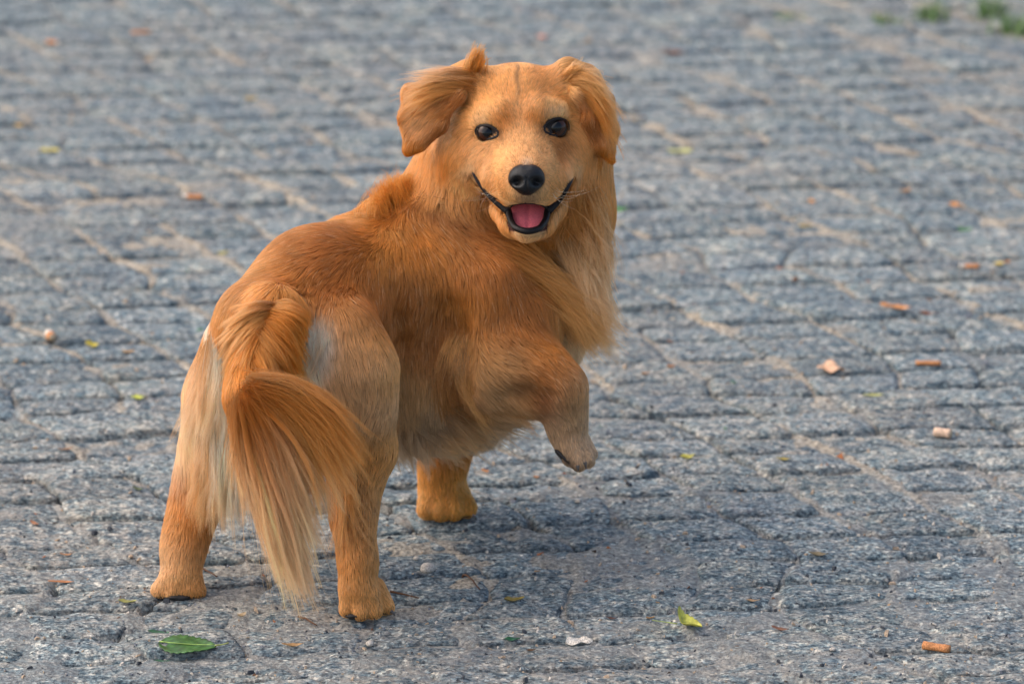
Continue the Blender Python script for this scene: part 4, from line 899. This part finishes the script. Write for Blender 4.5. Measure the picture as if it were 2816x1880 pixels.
hk = [((1040, 590, .18), (1025, 560, .175), (1022, 540, .175), GO, OR), ((1065, 570, .185), (1052, 530, .183), (1055, 510, .183), OR, OR), ((1100, 560, .20), (1090, 520, .198), (1095, 497, .198), OR, OR),
      ((1135, 555, .21), (1130, 520, .205), (1140, 490, .205), OR, OR), ((1175, 565, .195), (1185, 545, .19), (1210, 535, .19), DB, BR), ((1215, 590, .185), (1235, 580, .18), (1270, 580, .18), DB, BR)]
def hrow(a, b, c, c0, c1=None, lift=.003):
    o_ = []
    for (u, v), f in zip((a, b, c), (0, 1, .6)):
        h_, _ = hit(u, v); o_.append((u, v, (h_[1] if h_ is not None else o_[-1][2]) - lift * f))
    return (*o_, c0, c1 or c0)
wl = [hrow((850, 892), (846, 930), (842, 975), WH), hrow((872, 888), (868, 930), (858, 985), WH), hrow((890, 900), (890, 935), (880, 985), WH, CR), hrow((868, 930), (862, 980), (852, 1030), WH), hrow((885, 940), (880, 985), (868, 1030), WH, CR)]
wl2 = [((602, 950, .066), (600, 990, .055), (594, 1045, .052), WH), ((616, 950, .063), (614, 995, .050), (610, 1060, .046), WH), ((604, 1000, .06), (606, 1060, .047), (604, 1120, .045), WH, CR)]
put('rump_patch', [locks('p', wl, 2600, .0028, .003, rad=.00018, depth=.001, clump=5, K=8, lum=.05), locks('p', wl2, 1400, .0022, .003, rad=.00018, depth=.001, clump=5, K=8, lum=.05)])
put('hackles', [locks('p', hk, 3200, .007, .005, rad=.00018, depth=.02, clump=5, K=8)])
put('belly_feathering', [locks('p', bl, 5500, .006, .008, depth=.03, clump=14),
    locks('p', [((1275, 930, .15), (1275, 1000, .135), (1315, 1070, .13), LB, TA), ((1285, 980, .145), (1270, 1050, .13), (1330, 1130, .125), TP, TA), ((1300, 1030, .13), (1270, 1090, .115), (1350, 1170, .12), TA, TA)], 2600, .005, .006, clump=12)])
e1 = [((1300, 190, .18), (1230, 172, .17), (1140, 205, .175), GO, CR), ((1290, 205, .175), (1200, 205, .168), (1112, 250, .17), GO, TA), ((1270, 225, .172), (1190, 245, .16), (1098, 320, .165), GO, GO),
      ((1245, 250, .168), (1180, 290, .155), (1115, 370, .16), GO, OR)]
e2 = [((1560, 185, .18), (1610, 172, .17), (1665, 225, .175), FC, TA), ((1580, 200, .175), (1640, 210, .165), (1690, 300, .17), TA, TA), ((1600, 220, .175), (1660, 250, .165), (1705, 345, .17), GO, GO),
      ((1620, 260, .175), (1670, 320, .165), (1690, 420, .17), GO, OR)]
tf = [((1280, 190, .19), (1285, 155, .19), (1312, 128, .19), GO, GO), ((1300, 185, .19), (1310, 145, .185), (1320, 118, .19), GO, OR), ((1320, 180, .19), (1335, 160, .185), (1345, 162, .19), OR, OR)]
tf2 = [((1545, 195, .18), (1565, 182, .175), (1588, 172, .18), FC, TA), ((1560, 190, .18), (1590, 175, .175), (1620, 178, .18), TA, TA)]
put('ear_feathering', [locks('p', e1[:3], 1300, .003, .005, rad=.00015, depth=.005, clump=6), locks('p', e2, 2000, .003, .005, rad=.00016, depth=.006, clump=8),
    locks('p', tf, 420, .0028, .002, rad=.00016, clump=6), locks('p', tf2, 350, .002, .003, rad=.00018, clump=10)])

# skin takes the same colours, dark inside the mouth and under the paws
vn = norm(samp(BV, gr)); vr = RG[near_idx(BV)]
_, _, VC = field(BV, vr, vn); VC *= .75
vuv = proj(BV); q = (vuv[:, 0] > 1396) & (vuv[:, 0] < 1508) & (vuv[:, 1] > 560) & (vuv[:, 1] < 636) & (BV[:, 1] < .2) & (BV[:, 1] > .06) & np.isin(vr, (7, 9)); VC[q] = (.05, .012, .010)
VC[BV[:, 2] < .003] = (.012, .012, .013)
for (u, v, a, b) in EYES:
    q = (((vuv[:, 0] - u) / (a * 1.05)) ** 2 + ((vuv[:, 1] - v) / (b * 1.05)) ** 2 < 1) & (BV[:, 1] < .2) & (vr == 7); VC[q] = (.012, .008, .007)
fa = body.data.attributes.new('fur_color', 'FLOAT_COLOR', 'POINT')
fa.data.foreach_set('color', np.concatenate([VC, np.ones((len(VC), 1))], 1).astype(np.float32).ravel())

# ------------------------------------------------------------------ eyes, nose, mouth, pads
def uvsphere(n=32, m=20):
    th = np.linspace(0, math.pi, m + 1); ph = np.linspace(0, 2 * math.pi, n, endpoint=False)
    V = [(0, 0, 1)] + [(math.sin(t) * math.cos(p), math.sin(t) * math.sin(p), math.cos(t)) for t in th[1:-1] for p in ph] + [(0, 0, -1)]
    F = [(0, 1 + i, 1 + (i + 1) % n) for i in range(n)]
    for r in range(m - 2):
        for i in range(n): a = 1 + r * n + i; b = 1 + r * n + (i + 1) % n; F.append((a, a + n, b + n, b))
    e = len(V) - 1; o_ = 1 + (m - 2) * n; F += [(e, o_ + (i + 1) % n, o_ + i) for i in range(n)]
    return np.array(V), F
s = NT('eye'); geo = s.new('ShaderNodeTexCoord')
gm = s.new('ShaderNodeVectorMath', operation='DOT_PRODUCT'); s.l(geo.outputs['Normal'], gm.inputs[0]); gm.inputs[1].default_value = tuple(-Fv)
r_ = s.ramp(gm.outputs['Value'], [(.60, (.004, .003, .003)), (.74, (.050, .017, .008)), (.88, (.028, .010, .005)), (.92, (.002, .0015, .0015))])
s.l(r_.outputs[0], s.b.inputs['Base Color']); s.b.inputs['Roughness'].default_value = .06; s.b.inputs['Specular IOR Level'].default_value = .32
M_EYE = s.m
M_NOSE = simple('nose_leather', (.006, .006, .007), .42, .3, bump=.5, scale=900, var=.3)
M_LIP = simple('lip', (.008, .006, .006), .45, .22, bump=.3, scale=700, var=.4)
M_TONGUE = simple('tongue', (.78, .17, .20), .30, .5, bump=.35, scale=900, var=.12)
M_PAD = simple('paw_pad', (.022, .020, .020), .7, .3, bump=.6, scale=900, var=.4)
M_CLAW = simple('claw', (.06, .05, .045), .35, .5, var=.2)
def tube(path, rads, n=10, flat=None, cap=True):
    path = np.array(path, float); V = []; m = len(path)
    tg = norm(np.gradient(path, axis=0)); ref = -Fv
    for p, t, r in zip(path, tg, rads):
        a = norm(np.cross(t, ref)); b = np.cross(a, t)
        for k in range(n):
            ph = 2 * math.pi * k / n; V.append(p + a * math.cos(ph) * r + b * math.sin(ph) * r * (flat or 1))
    F = [(i * n + k, i * n + (k + 1) % n, (i + 1) * n + (k + 1) % n, (i + 1) * n + k) for i in range(m - 1) for k in range(n)]
    if cap: F += [tuple(range(n))[::-1], tuple((m - 1) * n + k for k in range(n))]
    return V, F
def smooth_path(pts_, n=24):
    pts_ = np.array(pts_, float); d = np.r_[0, np.cumsum(np.linalg.norm(np.diff(pts_, axis=0), axis=1))]; t = np.linspace(0, d[-1], n)
    q = np.stack([np.interp(t, d, pts_[:, k]) for k in range(pts_.shape[1])], 1)
    for _ in range(4): q[1:-1] = (q[:-2] + 2 * q[1:-1] + q[2:]) / 4
    return q
def join(parts):
    V, F, o_ = [], [], 0
    for v, f in parts: V += [tuple(x) for x in v]; F += [tuple(i + o_ for i in g) for g in f]; o_ += len(v)
    return V, F
for (u, v, a, b) in EYES:
    p, n = hit(u, v); r = 1.02 * a * px(.16); d = norm(ray(u, v))
    V, F = uvsphere(); e = mesh_np('eye', V * r, F, M_EYE, dog); e.location = P(u + (2 if u < 1400 else -2), v, p[1]) + d * r * .64 - DL
    th = np.linspace(0, 2 * math.pi, 29)
    ring = []
    for t in th:
        aa = a * .93 * math.cos(t); bb = b * .95 * math.sin(t); 
        if u < 1400: aa += 4 * (math.cos(t) > .8); bb += .12 * aa
        else: aa -= 4 * (math.cos(t) < -.8); bb -= .10 * aa
        q_, _ = hit(u + aa, v + bb); ring.append(q_ - d * .0004)
    V, F = tube(ring, [4.6 * px(.16)] * 29, 8, cap=False); mesh_np('eyelid', np.array(V) - DL, F, M_LIP, dog)
# nose
V, F = uvsphere(48, 36); V = V[:, [0, 2, 1]]                      # x right, y towards/away, z up
x, y, z = V.T.copy(); wd = np.where(z > -.1, 1, 1 - .42 * np.clip((-z - .1) / .9, 0, 1) ** 1.1)
x2 = np.sign(x) * np.abs(x) ** .9 * wd; z2 = np.sign(z) * np.abs(z) ** .88; z2 = z2 + .05 * (np.abs(x) < .15) * -1 * (z > .6)
q = np.stack([x2 * 50, y * 40, z2 * 43], 1)
frontm = y < 0
for sx in (-1, 1):
    d_ = ((q[:, 0] - sx * 25) / 12) ** 2 + ((q[:, 2] + 7) / 10) ** 2; q[:, 1] += np.exp(-d_) * 26 * frontm
    d_ = ((q[:, 0] - sx * 40) / 10) ** 2 + ((q[:, 2] + 12) / 5) ** 2; q[:, 1] += np.exp(-d_) * 10 * frontm
q[:, 1] += np.exp(-(q[:, 0] / 2.5) ** 2) * 4 * frontm * (q[:, 2] < 5)
q = q * px(.1); c = P(1448, 494, .075 + .008); W3 = q[:, :1] * Rv + q[:, 1:2] * Fv + q[:, 2:] * Uv
ns = mesh_np('nose', W3, F, M_NOSE, dog); ns.location = c - DL
# lips
parts = []
def onface(pl_, dy=0.0):
    o_ = []
    for u, v in pl_:
        h_, _ = hit(u, v); o_.append(h_ - Fv * (.0022 + dy))
    return o_
def grin(pl_):
    q = smooth_path(pl_, 24); ys = np.array([hit(*x)[0][1] for x in q]); env = np.minimum(ys, np.linspace(ys[0], .133, 24)) - .0020
    for _ in range(3): env[1:-1] = np.minimum(env[1:-1], (env[:-2] + env[2:]) / 2)
    return [P(x[0], x[1], y_) for x, y_ in zip(q, env)]
up = grin(MOUTH); parts.append(tube(smooth_path(up), np.interp(np.linspace(0, 1, 24), [0, .2, 1], [3, 7.5, 12]) * pxl, 10, .4))
up = grin(MOUTHR); parts.append(tube(smooth_path(up), np.interp(np.linspace(0, 1, 24), [0, .2, 1], [3, 7, 12]) * pxl, 10, .4))
ly = [.134, .120, .104, .098, .104, .120, .134]
parts.append(tube(smooth_path([P(u, v, y_) for (u, v), y_ in zip(LOWLIP, ly)], 40), [9 * pxl] * 40, 12, .9))
uy = [.132, .112, .102, .097, .102, .112, .132]
parts.append(tube(smooth_path([P(u, v, y_) for (u, v), y_ in zip(UPLIP, uy)], 40), [3.5 * pxl] * 40, 10, 1))
V, F = join(parts); mesh_np('lips', np.array(V) - DL, F, M_LIP, dog)
# tongue
nu, nv = 17, 15; V = []
for side in (0, 1):
    for a in range(nv):
        t = a / (nv - 1); hw = 49 * (1 - max(0, (t - .55) / .45) ** 2.4 * .62)
        for b in range(nu):
            sx = -1 + 2 * b / (nu - 1); vv_ = 556 + 77 * t - 6 * abs(sx) ** 2 * t
            Yy = .150 - .036 * t ** .8 + .0018 * math.exp(-(sx / .09) ** 2) + .003 * abs(sx) ** 3 + (.004 if side else 0)
            V.append(P(1452 + sx * hw, vv_ + (2 if side else 0), Yy))
N2 = nu * nv; F = [(i * nu + j, (i + 1) * nu + j, (i + 1) * nu + j + 1, i * nu + j + 1) for i in range(nv - 1) for j in range(nu - 1)]
F += [tuple(N2 + k for k in f[::-1]) for f in F]
rim = [j for j in range(nu)] + [(i + 1) * nu - 1 for i in range(1, nv)] + [(nv - 1) * nu + j for j in range(nu - 2, -1, -1)] + [i * nu for i in range(nv - 2, 0, -1)]
F += [(rim[k], rim[(k + 1) % len(rim)], N2 + rim[(k + 1) % len(rim)], N2 + rim[k]) for k in range(len(rim))]
mesh_np('tongue', np.array(V) - DL, F, M_TONGUE, dog)
# pads seen from behind under the hind paws, and under the raised paw
def pad(u, v, Y, r3, rot=0):
    V, F = uvsphere(16, 10); rr = np.array(r3) * px(Y); q = V * rr * (1 + (vnoise(V + u, 2.1) - .5)[:, None] * .7); ca_, sa = math.cos(rot), math.sin(rot)
    q = np.stack([q[:, 0] * ca_ - q[:, 2] * sa, q[:, 1], q[:, 0] * sa + q[:, 2] * ca_], 1)
    w3 = q[:, :1] * Rv + q[:, 1:2] * Fv + q[:, 2:] * Uv; o_ = mesh_np('paw_pad', w3, F, M_PAD, dog); o_.location = P(u, v, Y) - DL
    return o_
pad(489, 1642, .040, (32, 20, 9)); pad(978, 1694, -.011, (30, 20, 9)); pad(1240, 1420, .246, (44, 16, 11))
pad(1548, 1255, .1000, (34, 16, 8), -.72)
# claws
def claw(a, b):
    q = smooth_path([a, (np.array(a) + b) / 2 + np.array([0, 0, .0012]), b], 8); V, F = tube(q, np.linspace(.0019, .0004, 8), 8); mesh_np('claw', np.array(V) - DL, F, M_CLAW, dog)
claw(P(1608, 1270, .085), P(1612, 1290, .083)); claw(P(1588, 1280, .082), P(1590, 1296, .080))
claw(P(1075, 1680, -.004), P(1086, 1692, -.006)); claw(P(1300, 1418, .232), P(1310, 1427, .230))
# whiskers and brow hairs
wr = [((1375, 520, .115), (1340, 560, .09), (1290, 560, .09), WH), ((1500, 520, .115), (1540, 560, .09), (1600, 540, .09), WH)]
a_ = locks('w', wr[:1] * 2, 7, .005, .010, rad=.00007, clump=1); b_ = locks('w', wr[1:] * 2, 7, .005, .010, rad=.00010, clump=1)
put('whiskers', [a_, b_])
